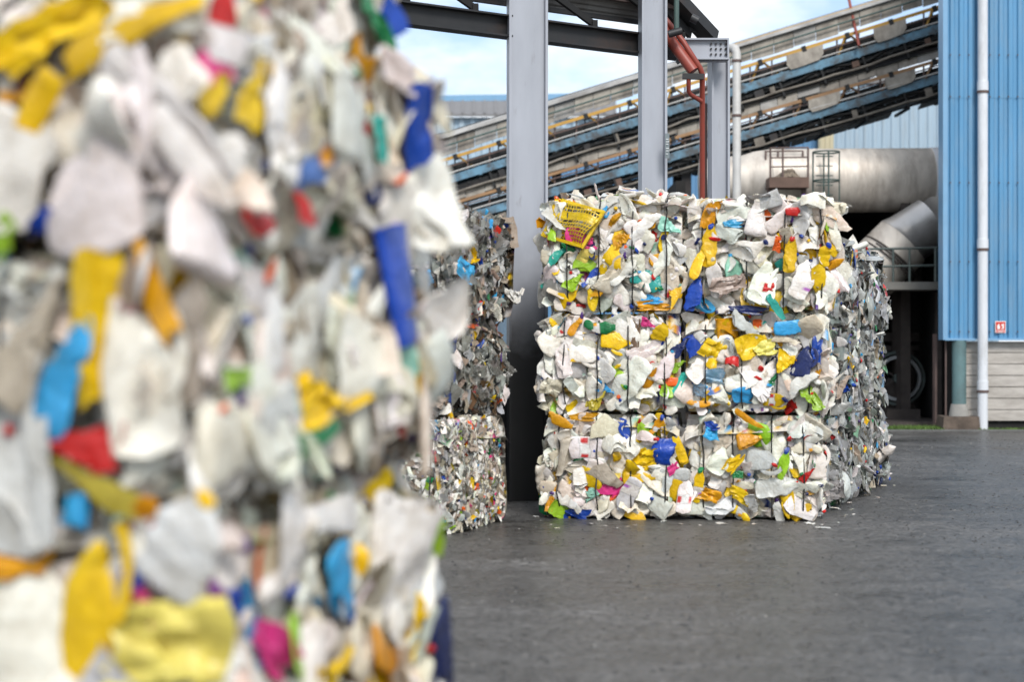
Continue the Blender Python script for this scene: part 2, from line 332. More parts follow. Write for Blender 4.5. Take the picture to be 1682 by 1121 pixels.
# kerb strip and grass along the building
m = MB(); m.box(-5, 45, BD - .42, BD - .3, 0, .03); tag(m.build('yard_edge', M['kerb']), kind='structure')
m = MB()
for i in range(2600):
    x = random.uniform(bx(1455), bx(1545)) if i < 1700 else random.uniform(bx(1600), bx(1700)); y = BD + random.uniform(-.3, .5) if i < 1700 else BD + random.uniform(-.3, -.05)
    h = random.uniform(.03, .11) * (1 if i < 1700 else .7); a = random.uniform(0, 6.3); w = .012
    dx, dy = math.cos(a) * w, math.sin(a) * w; lx, ly = random.uniform(-.04, .04), random.uniform(-.04, .04)
    m.add([(x - dx, y - dy, 0), (x + dx, y + dy, 0), (x + lx, y + ly, h)], [(0, 1, 2)])
tag(m.build('grass', M['grass']), 'short green grass growing along the yard edge by the building', 'grass', kind='stuff')

# ------------------------------------------------------------------ dark machine hall left of the building
hall = thing('machine_hall', 'dark open machine hall beneath the railed gantry beside the blue building', 'building', (7, 38, 0))
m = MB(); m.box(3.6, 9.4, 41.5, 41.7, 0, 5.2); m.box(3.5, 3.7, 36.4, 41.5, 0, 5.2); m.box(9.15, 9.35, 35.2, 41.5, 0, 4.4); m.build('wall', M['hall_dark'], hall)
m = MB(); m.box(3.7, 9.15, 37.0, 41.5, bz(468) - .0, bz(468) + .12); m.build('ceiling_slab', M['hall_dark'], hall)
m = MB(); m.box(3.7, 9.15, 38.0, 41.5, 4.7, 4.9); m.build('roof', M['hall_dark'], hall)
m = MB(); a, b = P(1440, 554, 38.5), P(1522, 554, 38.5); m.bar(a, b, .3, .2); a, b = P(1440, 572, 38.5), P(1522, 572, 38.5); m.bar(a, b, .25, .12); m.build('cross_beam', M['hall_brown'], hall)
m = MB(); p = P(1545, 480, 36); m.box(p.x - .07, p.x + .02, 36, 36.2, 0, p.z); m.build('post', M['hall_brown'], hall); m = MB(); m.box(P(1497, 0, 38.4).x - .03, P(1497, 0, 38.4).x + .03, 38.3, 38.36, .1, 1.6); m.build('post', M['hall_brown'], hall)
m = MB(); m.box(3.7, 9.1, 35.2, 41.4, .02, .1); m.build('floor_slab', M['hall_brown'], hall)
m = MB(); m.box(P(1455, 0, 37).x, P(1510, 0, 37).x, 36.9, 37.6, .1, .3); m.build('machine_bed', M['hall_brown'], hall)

fw = thing('fan_wheel', 'round pale-rimmed flywheel standing in the dark hall doorway', 'wheel', P(1478, 690, 37.4))
c = P(1476, 622, 37.4); 
def ring(mb, c, r0, r1, dep, n=48, y=0):
    vs = []; fs = []
    for k in range(n):
        a = 2 * math.pi * k / n; ca, sa = math.cos(a), math.sin(a)
        for r, yy in ((r0, 0), (r1, 0), (r1, dep), (r0, dep)): vs.append((c.x + r * ca, c.y + y + yy, c.z + r * sa))
    for k in range(n):
        j = (k + 1) % n
        for q in range(4): fs.append((k * 4 + q, k * 4 + (q + 1) % 4, j * 4 + (q + 1) % 4, j * 4 + q))
    mb.add(vs, fs)
m = MB(); ring(m, c, .43, .5, .12); m.build('rim', M['rim_metal'], fw)
m = MB(); ring(m, c, .54, .60, .2, y=.05); m.build('guard_ring', M['gantry'], fw)
m = MB(); ring(m, c, .05, .11, .14, 20); m.build('hub', M['gantry'], fw)
for k in range(6):
    a = k * math.pi / 3 + .5; m = MB(); m.bar((c.x + .1 * math.cos(a), c.y + .06, c.z + .1 * math.sin(a)), (c.x + .44 * math.cos(a), c.y + .06, c.z + .44 * math.sin(a)), .03, .03, (0, 1, 0)); m.build('spoke', M['hall_brown'], fw)
m = MB(); m.hexa([(c.x - .5, c.y + .2, .1), (c.x + .5, c.y + .2, .1), (c.x + .5, c.y + .5, .1), (c.x - .5, c.y + .5, .1), (c.x - .2, c.y + .2, c.z), (c.x + .2, c.y + .2, c.z), (c.x + .2, c.y + .5, c.z), (c.x - .2, c.y + .5, c.z)]); m.build('stand', M['hall_brown'], fw)

# gantry
gt = thing('gantry', 'grey-green railed steel gantry in front of the elbow duct', 'gantry', P(1480, 470, 35.4))
GD = 35.4
m = MB(); a = P(1405, 468, GD); b = P(1547, 468, GD); m.hexa([(a.x, GD, a.z - .1), (b.x, GD, a.z - .1), (b.x, GD + 1.3, a.z - .1), (a.x, GD + 1.3, a.z - .1), (a.x, GD, a.z + .06), (b.x, GD, a.z + .06), (b.x, GD + 1.3, a.z + .06), (a.x, GD + 1.3, a.z + .06)]); m.build('deck', M['gantry_deck'], gt)
for y in (408, 437): 
    m = MB(); m.tube([P(1400, y + 2, GD + .05), P(1547, y - 1, GD + .05)], .025, 8); m.build('rail', M['gantry'], gt)
for x in (1412, 1467, 1494, 1537, 1545):
    m = MB(); m.tube([P(x, 466, GD + .05), P(x, 407, GD + .05)], .025 if x < 1530 else .035, 8); m.build('post', M['gantry'], gt)

# ------------------------------------------------------------------ ducts
TD = 37.4
tank = thing('horizontal_duct', 'huge horizontal pale steel duct under the conveyors', 'duct', P(1400, 350, TD))
tr = .70; 
cy_ = lambda px: P(px, 297.5 - (px - 1260) * .006, TD)
m = MB()
xs = [(1262, tr)]; 
m.tube([cy_(1262), cy_(1320), cy_(1380), cy_(1450), cy_(1527)], tr, 48); m.build('shell', M['tank_metal'], tank)
m = MB(); m.tube([cy_(1538), cy_(1640)], tr * .985, 48); m.build('shell', M['tank_metal'], tank)
m = MB(); m.tube([cy_(1526.5), cy_(1538.5)], tr * 1.02, 48); m.build('strap', M['tank_strap'], tank)
for px in (1337, 1416, 1483):
    m = MB(); m.tube([cy_(px), cy_(px + 1.3)], tr * 1.012, 48); m.build('seam_band', M['tank_metal'], tank)
m = MB(); m.tube([cy_(1150), cy_(1218), cy_(1236), cy_(1261.5)], [.5, .56, .64, tr * .99], 48); m.build('cone_end', M['tank_metal'], tank)
for px in (1250, 1480):
    m = MB(); q = cy_(px); m.box(q.x - .1, q.x + .1, TD - .45, TD + .45, 0.11, q.z - .5); m.build('saddle_leg', M['hall_brown'], tank)

el = thing('elbow_duct', 'bent shiny steel duct with bolted flange below the big duct', 'duct', P(1480, 420, 36.6))
ED = 36.6
m = MB(); m.tube([P(1412, 466, ED), P(1482, 398, ED)], .63, 40); m.build('pipe_section', M['tank_metal'], el)
m = MB(); m.tube([P(1482, 398, ED), P(1485, 395, ED), P(1531, 366, ED)], [.64, .58, .57], 40); m.build('pipe_section', M['duct_metal'], el)
m = MB(); m.tube([P(1530, 366, ED + .02), P(1543, 367, ED + .1), P(1580, 392, ED + .4)], [.565, .56, .56], 40); m.build('pipe_section', M['duct_metal'], el)
d = (P(1470, 375, ED) - P(1428, 425, ED)).normalized()
for t in (.0, .07, .13):
    m = MB(); p = P(1460, 425, ED) + d * (t - .1); m.tube([p, p + d * .035], 0.69 - .02 * (t == .07), 40); m.build('flange', M['hall_brown'], el)
m = MB(); p = P(1480, 440, 36.9); m.tube([P(1490, 415, 37.3), P(1490, 467, 37.3)], .36, 32); m.build('lower_pipe', M['hall_brown'], el)

# hopper platform with debris
hp = thing('hopper_platform', 'rusty railed box platform heaped with debris against the big duct', 'platform', P(1297, 307, 36.2))
HD = 36.2
def hb(mb, x0, x1, y0, y1, d0, d1):
    a = P(x0, y1, HD); b = P(x1, y0, HD); mb.box(a.x, b.x, HD + d0, HD + d1, a.z, b.z)
m = MB(); hb(m, 1264, 1329, 291, 306, 0, .04); hb(m, 1264, 1329, 291, 306, .66, .7); hb(m, 1264, 1266, 291, 306, .04, .66); hb(m, 1327, 1329, 291, 306, .04, .66); hb(m, 1264, 1329, 306, 308, 0, .7); m.build('box', M['rust_box'], hp)
for x in (1265.5, 1286, 1327.5):
    for dd in (.02, .68):
        m = MB(); m.tube([P(x, 291, HD) + Vector((0, dd, 0)), P(x, 242, HD) + Vector((0, dd, 0))], .022, 8); m.build('post', M['rust_rail2'], hp)
for y in (243, 259, 274):
    for dd in (.02, .68):
        m = MB(); m.tube([P(1265, y, HD) + Vector((0, dd, 0)), P(1328, y - 1, HD) + Vector((0, dd, 0))], .016, 8); m.build('rail', M['rust_rail2'], hp)
for sx in (1268, 1325):
    m = MB(); q = P(sx, 308.5, HD); m.box(q.x - .05, q.x + .05, HD + .3, HD + .4, 0, q.z); m.build('leg', M['rust_rail2'], hp)
m = MB(); n_ = 26; vs = []; fs = []; a = P(1267, 293, HD); b = P(1326, 293, HD)
for i in range(n_):
    for j in range(12):
        u = i / (n_ - 1); v = j / 11; e = min(1, 3.2 * min(u, 1 - u)) * min(1, 4 * min(v + .08, 1 - v))
        vs.append((a.x + (b.x - a.x) * u, HD + .05 + .6 * v, a.z - .04 + e * (.16 + .09 * math.exp(-((u - .55) / .2) ** 2)) * (0.9 + .2 * random.random()) + random.uniform(-.012, .012)))
for i in range(n_ - 1):
    for j in range(11): fs.append((i * 12 + j, (i + 1) * 12 + j, (i + 1) * 12 + j + 1, i * 12 + j + 1))
m.add(vs, fs); tag(m.build('debris_heap', M['debris'], None, P(1297, 292, HD)), 'heap of brown debris lying in the rusty railed platform', 'debris heap')

lc = thing('ladder_cage', 'dark green hooped ladder cage standing before the big duct', 'ladder', P(1355, 320, 36.3))
LD_ = 36.3
for y in (250, 297):
    m = MB(); c = P(1357, y, LD_); pts = [(c.x + .28 * math.cos(t), c.y + .28 * math.sin(t), c.z) for t in np.linspace(0, 2 * math.pi, 25)]; m.tube(pts, .018, 6, False); m.build('hoop', M['cage_green'], lc)
for t in (math.pi, -math.pi / 2, 0, math.pi / 2):
    m = MB(); c = P(1357, 250, LD_); m.tube([(c.x + .28 * math.cos(t), c.y + .28 * math.sin(t), P(0, 345, LD_).z), (c.x + .28 * math.cos(t), c.y + .28 * math.sin(t), P(0, 249, LD_).z)], .018 if t else .014, 6); m.build('rail', M['cage_green'], lc)
for k in range(5):
    m = MB(); c = P(1357, 255 + 16 * k, LD_); m.tube([(c.x - .18, c.y + .2, c.z), (c.x + .18, c.y + .2, c.z)], .013, 6); m.build('rung', M['cage_green'], lc)

# ------------------------------------------------------------------ back buildings
def shed(name, label, x0, x1, D, top, mats, strips=(), roof=None):
    a, b = P(x0, top, D), P(x1, top, D)
    t = thing(name, label, 'building', ((a.x + b.x) / 2, D, 0))
    m = MB(); corrugated(m, (a.x, D), (b.x, D), 0, a.z, .26, .04, back=.2); m.build('wall', mats, t)
    return t
t = shed('blue_shed', 'mid blue corrugated shed wall behind the sloping conveyors', 860, 1345, 50, 222, M['blue_wall'])
m = MB(); a, b = P(860, 222, 50), P(1345, 222, 50); m.box(a.x, b.x, 49.9, 58, a.z + .005, a.z + .2); m.build('roof', M['far_roof'], t)
t = shed('pale_shed', 'pale blue corrugated shed with a cream strip behind the big duct', 1369.5, 1640, 49.6, 138, M['pale_wall'])
m = MB(); a, b = P(1345.2, 138, 49.6), P(1369.3, 138, 49.6); corrugated(m, (a.x, 49.6), (b.x, 49.6), 0, a.z, .14, .03, back=.2); m.build('corner_strip', M['cream_wall'], t)
m = MB(); a, b = P(1345, 138, 49.6), P(1640, 138, 49.6); m.box(a.x, b.x, 49.5, 58, a.z + .005, a.z + .15); m.build('roof', M['far_roof'], t)
t = thing('far_warehouse', 'far low warehouse with grey roof and blue ribbed wall', 'building', P(830, 700, 62))
a, b = P(600, 193, 62), P(1010, 193, 62)
m = MB(); corrugated(m, (a.x, 62), (b.x, 62), 0, a.z, .42, .08, back=.2); m.build('wall', M['pale_wall'], t)
m = MB(); c, e = P(600, 170, 70), P(1010, 167, 70); m.hexa([(a.x, 61.7, a.z), (b.x, 61.7, a.z), (e.x, 70, e.z), (c.x, 70, c.z), (a.x, 61.7, a.z + .08), (b.x, 61.7, a.z + .08), (e.x, 70, e.z + .08), (c.x, 70, c.z + .08)])
for i in range(24):
    u = i / 23; m.bar((a.x + (b.x - a.x) * u, 61.7, a.z + .1), (c.x + (e.x - c.x) * u, 69.9, c.z + .1), .08, .08)
m.build('roof', M['far_roof'], t)
m = MB(); c, e = P(600, 160, 70.5), P(1010, 154, 70.5); m.hexa([(c.x, 70.2, c.z - .28), (e.x, 70.2, e.z - .3), (e.x, 71, e.z - .3), (c.x, 71, c.z - .28), (c.x, 70.2, c.z), (e.x, 70.2, e.z), (e.x, 71, e.z), (c.x, 71, c.z)]); m.build('fascia', M['blue_trim'], t)

# ------------------------------------------------------------------ conveyors
def conveyor(label, yb0, slope, upper):
    def CD(x): return 41.2 - (x - 560) / 520
    def C(x, dy, dd=0):
        q = P(x, yb0 + slope * (x - 900) + dy, CD(x)); return q + Vector((0, dd, 0))
    X0, X1 = 560, 1640
    t = thing('conveyor', label, 'conveyor', Vector((C(1100, 0).x, CD(1100), 0)))
    m = MB(); m.bar(C(X0, 0), C(X1, 0), .09, .185); 
    for x in range(600, 1640, 62): m.bar(C(x, 0, -.02), C(x + 5, 0, -.02), .09, .23)
    m.build('stringer', M['blue_beam'], t)
    m = MB(); m.bar(C(X0, 2, 1.5), C(X1, 2, 1.5), .1, .2); m.build('stringer', M['blue_beam'], t)
    m = MB(); m.bar(C(X0, -19 if upper else -14, .75), C(X1, -19 if upper else -14, .75), 1.2, .13); m.build('belt', M['belt'], t)
    m = MB(); m.bar(C(X0, 21, .75), C(X1, 21, .75), 1.15, .07); m.bar(C(X0, 30, .2), C(X1, 30, .2), .05, .05); m.bar(C(X0, 15, .08), C(X1, 13, .08), .04, .07); m.build('return_belt', M['belt'], t)
    ur = MB()
    for x in np.arange(580, 1640, 19.0):
        ur.bar(C(x, 14, .02), C(x + 1, 14, 1.4), .05, .05)
        if random.random() < .55: ur.bar(C(x, 8, .1), C(x + random.uniform(-3, 8), 26 + random.uniform(-3, 3), .12), .06, .04)
    ur.build('return_roller', M['dark_steel'], t)
    for x in np.arange(600, 1640, 68.0):
        m = MB(); m.bar(C(x, 6, .0), C(x + 9, 34, .0), .1, .05); m.bar(C(x, 8, .05), C(x, 8, 1.5), .08, .08); m.bar(C(x + 9, 34, 0), C(x + 9, 34, 1.4), .06, .06); m.build('hanger_bracket', M['belt'], t)
    # underside trays
    for i, x in enumerate(np.arange(566, 1630, 24.0)):
        if random.random() < .08: continue
        m = MB(); m.bar(C(x, 36 if upper else 32, .9), C(x + 22.5, 36 if upper else 32, .9), 1.0, .03); m.build('tray_panel', M['under_panel'], t)
    for x in np.arange(572, 1640, 17.5):
        m = MB(); m.tube([C(x, -9, .12), C(x + .5, -9, 1.35)], .055, 8); m.build('carry_roller', M['dark_steel'], t)
    for x in np.arange(590, 1640, 35.7):
        m = MB(); m.bar(C(x, -34 if upper else -29, .06), C(x, 2, .06), .035, .035); m.build('guard_post', M['rust_rail2'], t)
    m = MB(); m.bar(C(X0, -22, .03), C(X1, -22, .03), .02, .03); m.build('guard_wire', M['rust_rail2'], t)
    m = MB(); pts = [C(x, 24 + random.uniform(-2, 2), -.04) for x in range(560, 1640, 30)]; m.tube(pts, .03, 6); m.build('conduit', M['under_panel'], t)
    for x in (640, 820, 960, 1010, 1240, 1265, 1400, 1520):
        m = MB(); w = random.uniform(6, 16); m.bar(C(x, 17, .03), C(x + w, 17, .03), .12, random.uniform(.12, .22)); m.build('junction_box', random.choice([M['under_panel'], M['dark_steel'], M['rust_box']]), t)
    # handrail and braces
    m = MB(); ry = -35 if upper else -30; m.bar(C(X0, ry), C(X1, ry), .03, .075); m.build('handrail', M['yellow'] if upper else M['orange_rust'], t)
    for i, x in enumerate(np.arange(604, 1640, 71.5)):
        m = MB(); m.bar(C(x, ry - 4, .0), C(x + 3, ry + 6, .0), .12, .1); m.bar(C(x, ry, .04), C(x, -14, .35), .03, .05); m.build('rail_joint', M['belt'], t)
        m = MB(); m.bar(C(x + 4, ry, -.01), C(x + 34, -8, .25), .025, .05); m.build('brace', M['yellow'] if upper else M['orange_rust'], t)
        if x > 1100:
            m = MB(); m.bar(C(x - 2, ry, -.01), C(x - 12, -6, .1), .025, .05); m.build('brace', M['yellow'] if upper else M['orange_rust'], t)
    # side panels
    top = -70 if upper else -48
    x = 562.0
    while x < 1630:
        w = random.uniform(26, 37); j = random.uniform(-1.5, 1.5); dep = random.uniform(0, .03); bot = (-44 if upper else -34) + random.uniform(-3, 3)
        if upper and 1150 < x: w = random.uniform(32, 38)
        pa, pb, pc, pd = C(x, bot + j, dep), C(x + w - .8, bot + j + random.uniform(-1, 1), dep), C(x + w - .8, top + j, dep + .05), C(x, top + j, dep + .05)
        m = MB(); off = Vector((0, .02, 0)); m.hexa([pa, pb, pb + off, pa + off, pd, pc, pc + off, pd + off]); m.build('side_panel', random.choice([M['beige_panel'], M['beige_panel'], M['grey_panel']]), t)
        x += w
    drops = [(1291, 1351), (1434, 1487)] if upper else [(1327, 1379), (1452, 1502)]
    for (xa, xb) in drops:
        m = MB(); n_ = 10; vs = []; fs = []
        for k in range(n_):
            u = k / (n_ - 1); e = .62 + .38 * min(1, 9 * min(u, 1 - u)) * (.9 + .1 * math.sin(u * 5))
            p0 = C(xa + (xb - xa) * u, ry + 3, -.05); p1 = C(xa + (xb - xa) * u, ry + 3 + (26 if upper else 22) * e, -.12)
            vs += [p0, p1, p0 + Vector((0, .02, 0)), p1 + Vector((0, .02, 0))]
        for k in range(n_ - 1):
            a = 4 * k; fs += [(a, a + 4, a + 5, a + 1), (a + 2, a + 3, a + 7, a + 6), (a + 1, a + 5, a + 7, a + 3), (a, a + 2, a + 6, a + 4)]
        m.add(vs, fs); m.build('drip_panel', M['beige_panel'], t)
    # arched cover
    m = MB(); vs = []; fs = []; K = 9
    for x in (X0, X1):
        for k in range(K):
            a = math.pi * k / (K - 1); vs.append(C(x, top - 1, .8 - .8 * math.cos(a)) + Vector((0, 0, .20 * math.sin(a))))
    for k in range(K - 1): fs.append((k, k + 1, K + k + 1, K + k))
    m.add(vs, fs, True); m.build('roof_cover', M['cover_sheet'] if upper else M['dark_steel'], t)
    if upper:
        m = MB(); m.bar(C(X0, top - 14, .55), C(X1, top - 13, .55), .03, .05); m.build('cover_edge', M['dark_steel'], t)
        m = MB(); m.bar(C(1150, top - 7, .12), C(X1, top - 6, .12), .03, .06); m.build('yellow_edge', M['yellow'], t)
        m = MB(); m.tube([C(X0, -57, -.05), C(X1, -57, -.05)], .02, 6); m.build('cable', M['green_line'], t)
    m = MB(); m.tube([C(X0, -9, -.08), C(1200, -12, -.08), C(X1, -9, -.08)], .022, 6); m.build('cable', M['grey_pipe'], t)
    m = MB(); pts = [C(x, 12 + 5 * math.sin(x * .05) + random.uniform(-2, 2), .0) for x in range(900, 1600, 24)]; m.tube(pts, .022, 6); m.build('cable', M['belt'], t)
    for x in ((700, 915, 1120) if not upper else (650, 915, 1130)):
        m = MB(); q = C(x, 6, .3 if upper else .9); m.box(q.x - .11, q.x + .11, q.y, q.y + .25, 0, q.z); m.build('trestle_leg', M['dark_steel'], t)
    return t
conveyor('upper sloping conveyor with yellow handrail and pale side covers', 245, -.31, True)
conveyor('lower sloping conveyor with rusty orange handrail and stained covers', 318, -.2946, False)
m = MB(); m.tube([P(1389, 0, 40.2) + Vector((-.05, 0, .6)), P(1411, 75, 39.3)], .035, 8); q = m.build('red_rod', M['red_pipe'], None, P(1411, 75, 39.3)); tag(q, 'thin red rod leaning across the upper conveyor covers', 'rod')

# ------------------------------------------------------------------ steel canopy
CN = thing('steel_canopy', 'grey steel canopy of three tall columns with dark sloping roof', 'canopy', (.18, 19, 0))
def colmat():  # column grey blended to near black towards the bottom, edge broken by noise
    m = M['column_grey'].copy(); m.name = 'column_grey_dark_base'; t = m.node_tree; n = t.nodes; l = t.links; b = n['Principled BSDF']
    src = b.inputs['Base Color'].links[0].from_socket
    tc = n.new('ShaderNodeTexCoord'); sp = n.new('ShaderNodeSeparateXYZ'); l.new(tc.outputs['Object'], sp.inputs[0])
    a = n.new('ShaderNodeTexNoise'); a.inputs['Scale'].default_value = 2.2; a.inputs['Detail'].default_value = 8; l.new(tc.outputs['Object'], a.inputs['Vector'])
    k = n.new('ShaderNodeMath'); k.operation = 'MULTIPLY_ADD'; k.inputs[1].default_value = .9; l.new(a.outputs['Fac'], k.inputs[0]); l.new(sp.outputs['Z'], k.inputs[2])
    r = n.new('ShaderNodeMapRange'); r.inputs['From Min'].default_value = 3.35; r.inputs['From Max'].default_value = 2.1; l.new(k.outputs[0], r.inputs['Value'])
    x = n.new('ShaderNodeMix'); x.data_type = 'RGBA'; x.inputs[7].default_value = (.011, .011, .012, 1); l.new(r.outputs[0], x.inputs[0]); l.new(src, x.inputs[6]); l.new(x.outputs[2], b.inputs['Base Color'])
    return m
M['column_dark_base'] = colmat()
def ibeam_col(px, D, wpx, z1, yaw, mt):
    w = wpx / F * D; c = P(px, 0, D); c.z = 0; m = MB(); ft = .028; fd = .2; wt = .014
    cr, sr = math.cos(yaw), math.sin(yaw)
    def bxr(x0, x1, y0, y1):
        q = [(x0, y0), (x1, y0), (x1, y1), (x0, y1)]; q = [(c.x + a * cr - b * sr, c.y + a * sr + b * cr) for a, b in q]
        m.hexa([(a, b, 0) for a, b in q] + [(a, b, z1) for a, b in q])
    hw = w / 2 - .02
    bxr(-hw, -hw + ft, -fd / 2, fd / 2); bxr(hw - ft, hw, -fd / 2, fd / 2); bxr(-hw + ft, hw - ft, -wt / 2 - .03, wt / 2 - .03)
    return m.build('column', mt, CN)
beamB = lambda px: 40 + (px - 664) * .118      # lower edge in the photo
def rz(D): return 5.25 + (D - 19) * .145       # underside of the rafter at distance D
ibeam_col(866, 19, 70, 5.78, R(9), M['column_dark_base'])
ibeam_col(1072, 19.95, 48, 5.82, R(9), M['column_grey'])
ibeam_col(1180.5, 20.65, 36, P(0, 97.5, 20.65).z, R(9), M['column_grey'])
bd_ = Vector((P(1180, 0, 20.65).x - P(866, 0, 19).x, 1.65, 0)).normalized(); bn = Vector((bd_.y, -bd_.x, 0))   # along the beam; square to it, towards the camera
b0 = P(866, 0, 19); b0.z = 0
def BP(t, off, z): q = b0 + bd_ * t + bn * off; q.z = z; return q
zb0, zb1 = P(0, 62, 19).z, P(0, 26, 19).z
T1 = (P(1165, 0, 20.57).x - b0.x) / bd_.x
def beam(mb, t0, t1, o0, o1, z0, z1): mb.hexa([BP(t0, o0, z0), BP(t1, o0, z0), BP(t1, o1, z0), BP(t0, o1, z0), BP(t0, o0, z1), BP(t1, o0, z1), BP(t1, o1, z1), BP(t0, o1, z1)])
m = MB(); beam(m, -6, T1, -.16, -.13, zb0 + .021, zb1 - .021); beam(m, -6, T1, -.24, -.04, zb0, zb0 + .02); beam(m, -6, T1, -.24, -.04, zb1 - .02, zb1); m.build('rafter', M['dark_steel'], CN)
m = MB(); a = P(1112, 98, 20.3); b = P(1197, 98, 20.3); zt = P(0, 63, 20.3).z
m.box(a.x, b.x, 20.32, 20.35, a.z, zt); m.box(a.x, b.x, 20.26, 20.5, a.z, a.z + .02); m.box(a.x, b.x, 20.26, 20.5, zt - .02, zt); m.box(b.x - .02, b.x, 20.26, 20.32, a.z + .02, zt - .02)
eb = m.build('end_beam', M['column_grey'], CN); bm_ = None
for px in (1168, 1176, 1184, 1192):
    for py in (72, 80, 89):
        c = P(px, py, 20.31)
        if bm_ is None: m = MB(); m.tube([(0, -.012, 0), (0, .012, 0)], .013, 6); o = bm_ = m.build('bolt', M['dark_steel'], None)
        else: o = bm_.copy(); col.objects.link(o)
        o.parent = eb; o.location = c - CN.location
ze = P(0, 5, 19.4).z; T2 = T1 + .34; V = Vector((-.60, -.80, .40))         # verge line of the roof, running towards the camera
def RP(t, w, dz=0): q = BP(t, -.42, ze) + V * w; q.z += dz; return q
nrib = 26; wd = 3.4; m = MB(); vs = []; fs = []
for i in range(nrib * 4 + 1):
    h = .03 if i % 4 in (1, 2) else 0
    vs += [RP(-6, wd * i / (nrib * 4), h), RP(T2, wd * i / (nrib * 4), h)]
n0 = len(vs)
for i in range(nrib * 4): fs.append((2 * i, 2 * i + 1, 2 * i + 3, 2 * i + 2))
m.add(vs, fs); m.add([v + Vector((0, 0, .012)) for v in vs], [f[::-1] for f in fs]); m.build('roof_sheet', M['roof_sheet'], CN)
m = MB(); m.bar(RP(-6, .03, -.03), RP(T2, .03, -.03), .06, .05); m.build('eaves_beam', M['dark_steel'], CN)
m = MB(); m.bar(RP(T2 + .02, -.05, -.05), RP(T2 + .02, wd, -.05), .22, .14); m.build('verge_beam', M['dark_steel'], CN)
m = MB(); m.bar(RP(T2 - .28, .0, -.08), RP(T2 - .28, wd, -.08), .05, .1); m.build('purlin', M['dark_steel'], CN)
m = MB(); m.bar(RP(-6, .6, -.05), RP(T2, .6, -.05), .06, .07); m.build('purlin', M['rust_rail2'], CN)
for px in (690, 795, 992, 1150):
    t = (P(px, 0, 19.3).x - b0.x) / bd_.x
    m = MB(); a = BP(t, -.14, zb1 + .002); bq = RP(t - .12, .75, -.06); m.bar(a + Vector((0, 0, .03)), bq, .05, .07); m.bar(a, a + Vector((0, 0, .08)), .14, .06, (1, 0, 0)); m.build('cleat', M['black_steel'], CN)
m = MB(); m.tube([P(1111, -25, 20.0), P(1111, 50, 20.0)], .032, 10); m.build('drop_pipe', M['cage_green'], CN)
m = MB(); m.tube([P(1098, 56, 19.95), P(1120, 50, 19.95)], .045, 10); m.build('floodlight', M['lamp_black'], CN)
m = MB(); m.tube([P(1135, 28, 20.2), P(1146, 34, 20.2)], .05, 10); m.build('floodlight', M['lamp_black'], CN)
# push wall with rails between the columns
pw = thing('push_wall', 'black steel push wall with rusty rails behind the nearest column', 'wall', (.2, 19.4, 0))
m = MB(); m.box(-2.6, .55, 19.5, 19.6, 0, 1.62); m.build('steel_sheet', M['black_steel'], pw)
for (y0, y1) in ((577, 604), (706, 734)):
    m = MB(); a = P(0, y1, 19.15).z; b = P(0, y0, 19.15).z; m.box(-2.6, .52, 19.15, 19.45, a, b); m.build('rail', M['rust_rail'], pw)
for x in (-.35, .5):
    m = MB(); m.box(x - .06, x + .06, 19.46, 19.495, 0, 1.62); m.build('post', M['black_steel'], pw)
# plate on the second column
tg = thing('column_plate', 'small dark grey lettered plate on the middle column edge', 'sign', P(1095, 262, 19.72))
m = MB(); a = P(1092.5, 260, 19.72); b = P(1099.5, 219, 19.72); m.box(a.x, b.x, 19.72, 19.73, a.z, b.z); m.build('plate', M['plate_grey'], tg)
m = MB()
for y, w in ((228, 4), (232, 5), (236, 3.6), (243, 4.6), (247, 4), (252, 3)):
    a = P(1094, y + 1.5, 19.71); b = P(1094 + w, y, 19.71); m.box(a.x, b.x, 19.71, 19.717, a.z, b.z)
m.build('print', M['plate_text'], tg)

# red pipes
rp_ = thing('red_pipe', 'rust red sprinkler pipes hanging below the canopy roof edge', 'pipe', P(1140, 330, 20.2))
m = MB(); m.tube([P(1010, -80, 20.3), P(1096, 58, 20.2), P(1139, 117, 20.1)], .068, 16); m.build('main_pipe', M['red_pipe'], rp_)
m = MB(); m.tube([P(1086, 22, 20.2), P(1122, 68, 20.15), P(1150, 112, 20.1), P(1153.5, 122, 20.15), P(1153.5, 200, 20.5), Vector((P(1153.5, 335, 20.5).x, 20.5, 0))], .033, 12); m.build('riser_pipe', M['red_pipe'], rp_)
m = MB(); m.tube([P(1131, 128, 20.1), P(1131, 150, 20.15), P(1134, 155, 20.2), P(1152, 166, 20.3)], .027, 10); m.build('branch_pipe', M['red_pipe'], rp_)
m = MB(); m.tube([P(1158, 170, 20.8), Vector((P(1158, 335, 20.8).x, 20.8, 0))], .026, 10); m.build('riser_pipe', M['clip_rust'], rp_)
m = MB(); m.bar(P(1121, 125, 20.1), P(1156, 126, 20.1), .065, .065); m.build('clamp', M['dark_steel'], rp_)
m = MB(); m.bar(P(1113, 102, 20.3), P(1124, 94, 20.3), .2, .035); m.build('clamp', M['dark_steel'], rp_)

vp = thing('vent_pipe', 'pale grey vertical vent pipe with elbow beside the third column', 'pipe', P(1210, 320, 34.6))
m = MB(); m.tube([P(1194, 79, 34.9), P(1203, 78, 34.75), P(1208, 80, 34.65), P(1210, 87, 34.6), Vector((P(1210.5, 340, 34.6).x, 34.6, 0))], .085, 14); m.build('pipe', M['grey_pipe'], vp)
for y in (100, 190):
    m = MB(); m.tube([P(1210, y + 2, 34.6), P(1210, y - 2, 34.6)], .1, 14); m.build('collar', M['clip_rust'], vp)

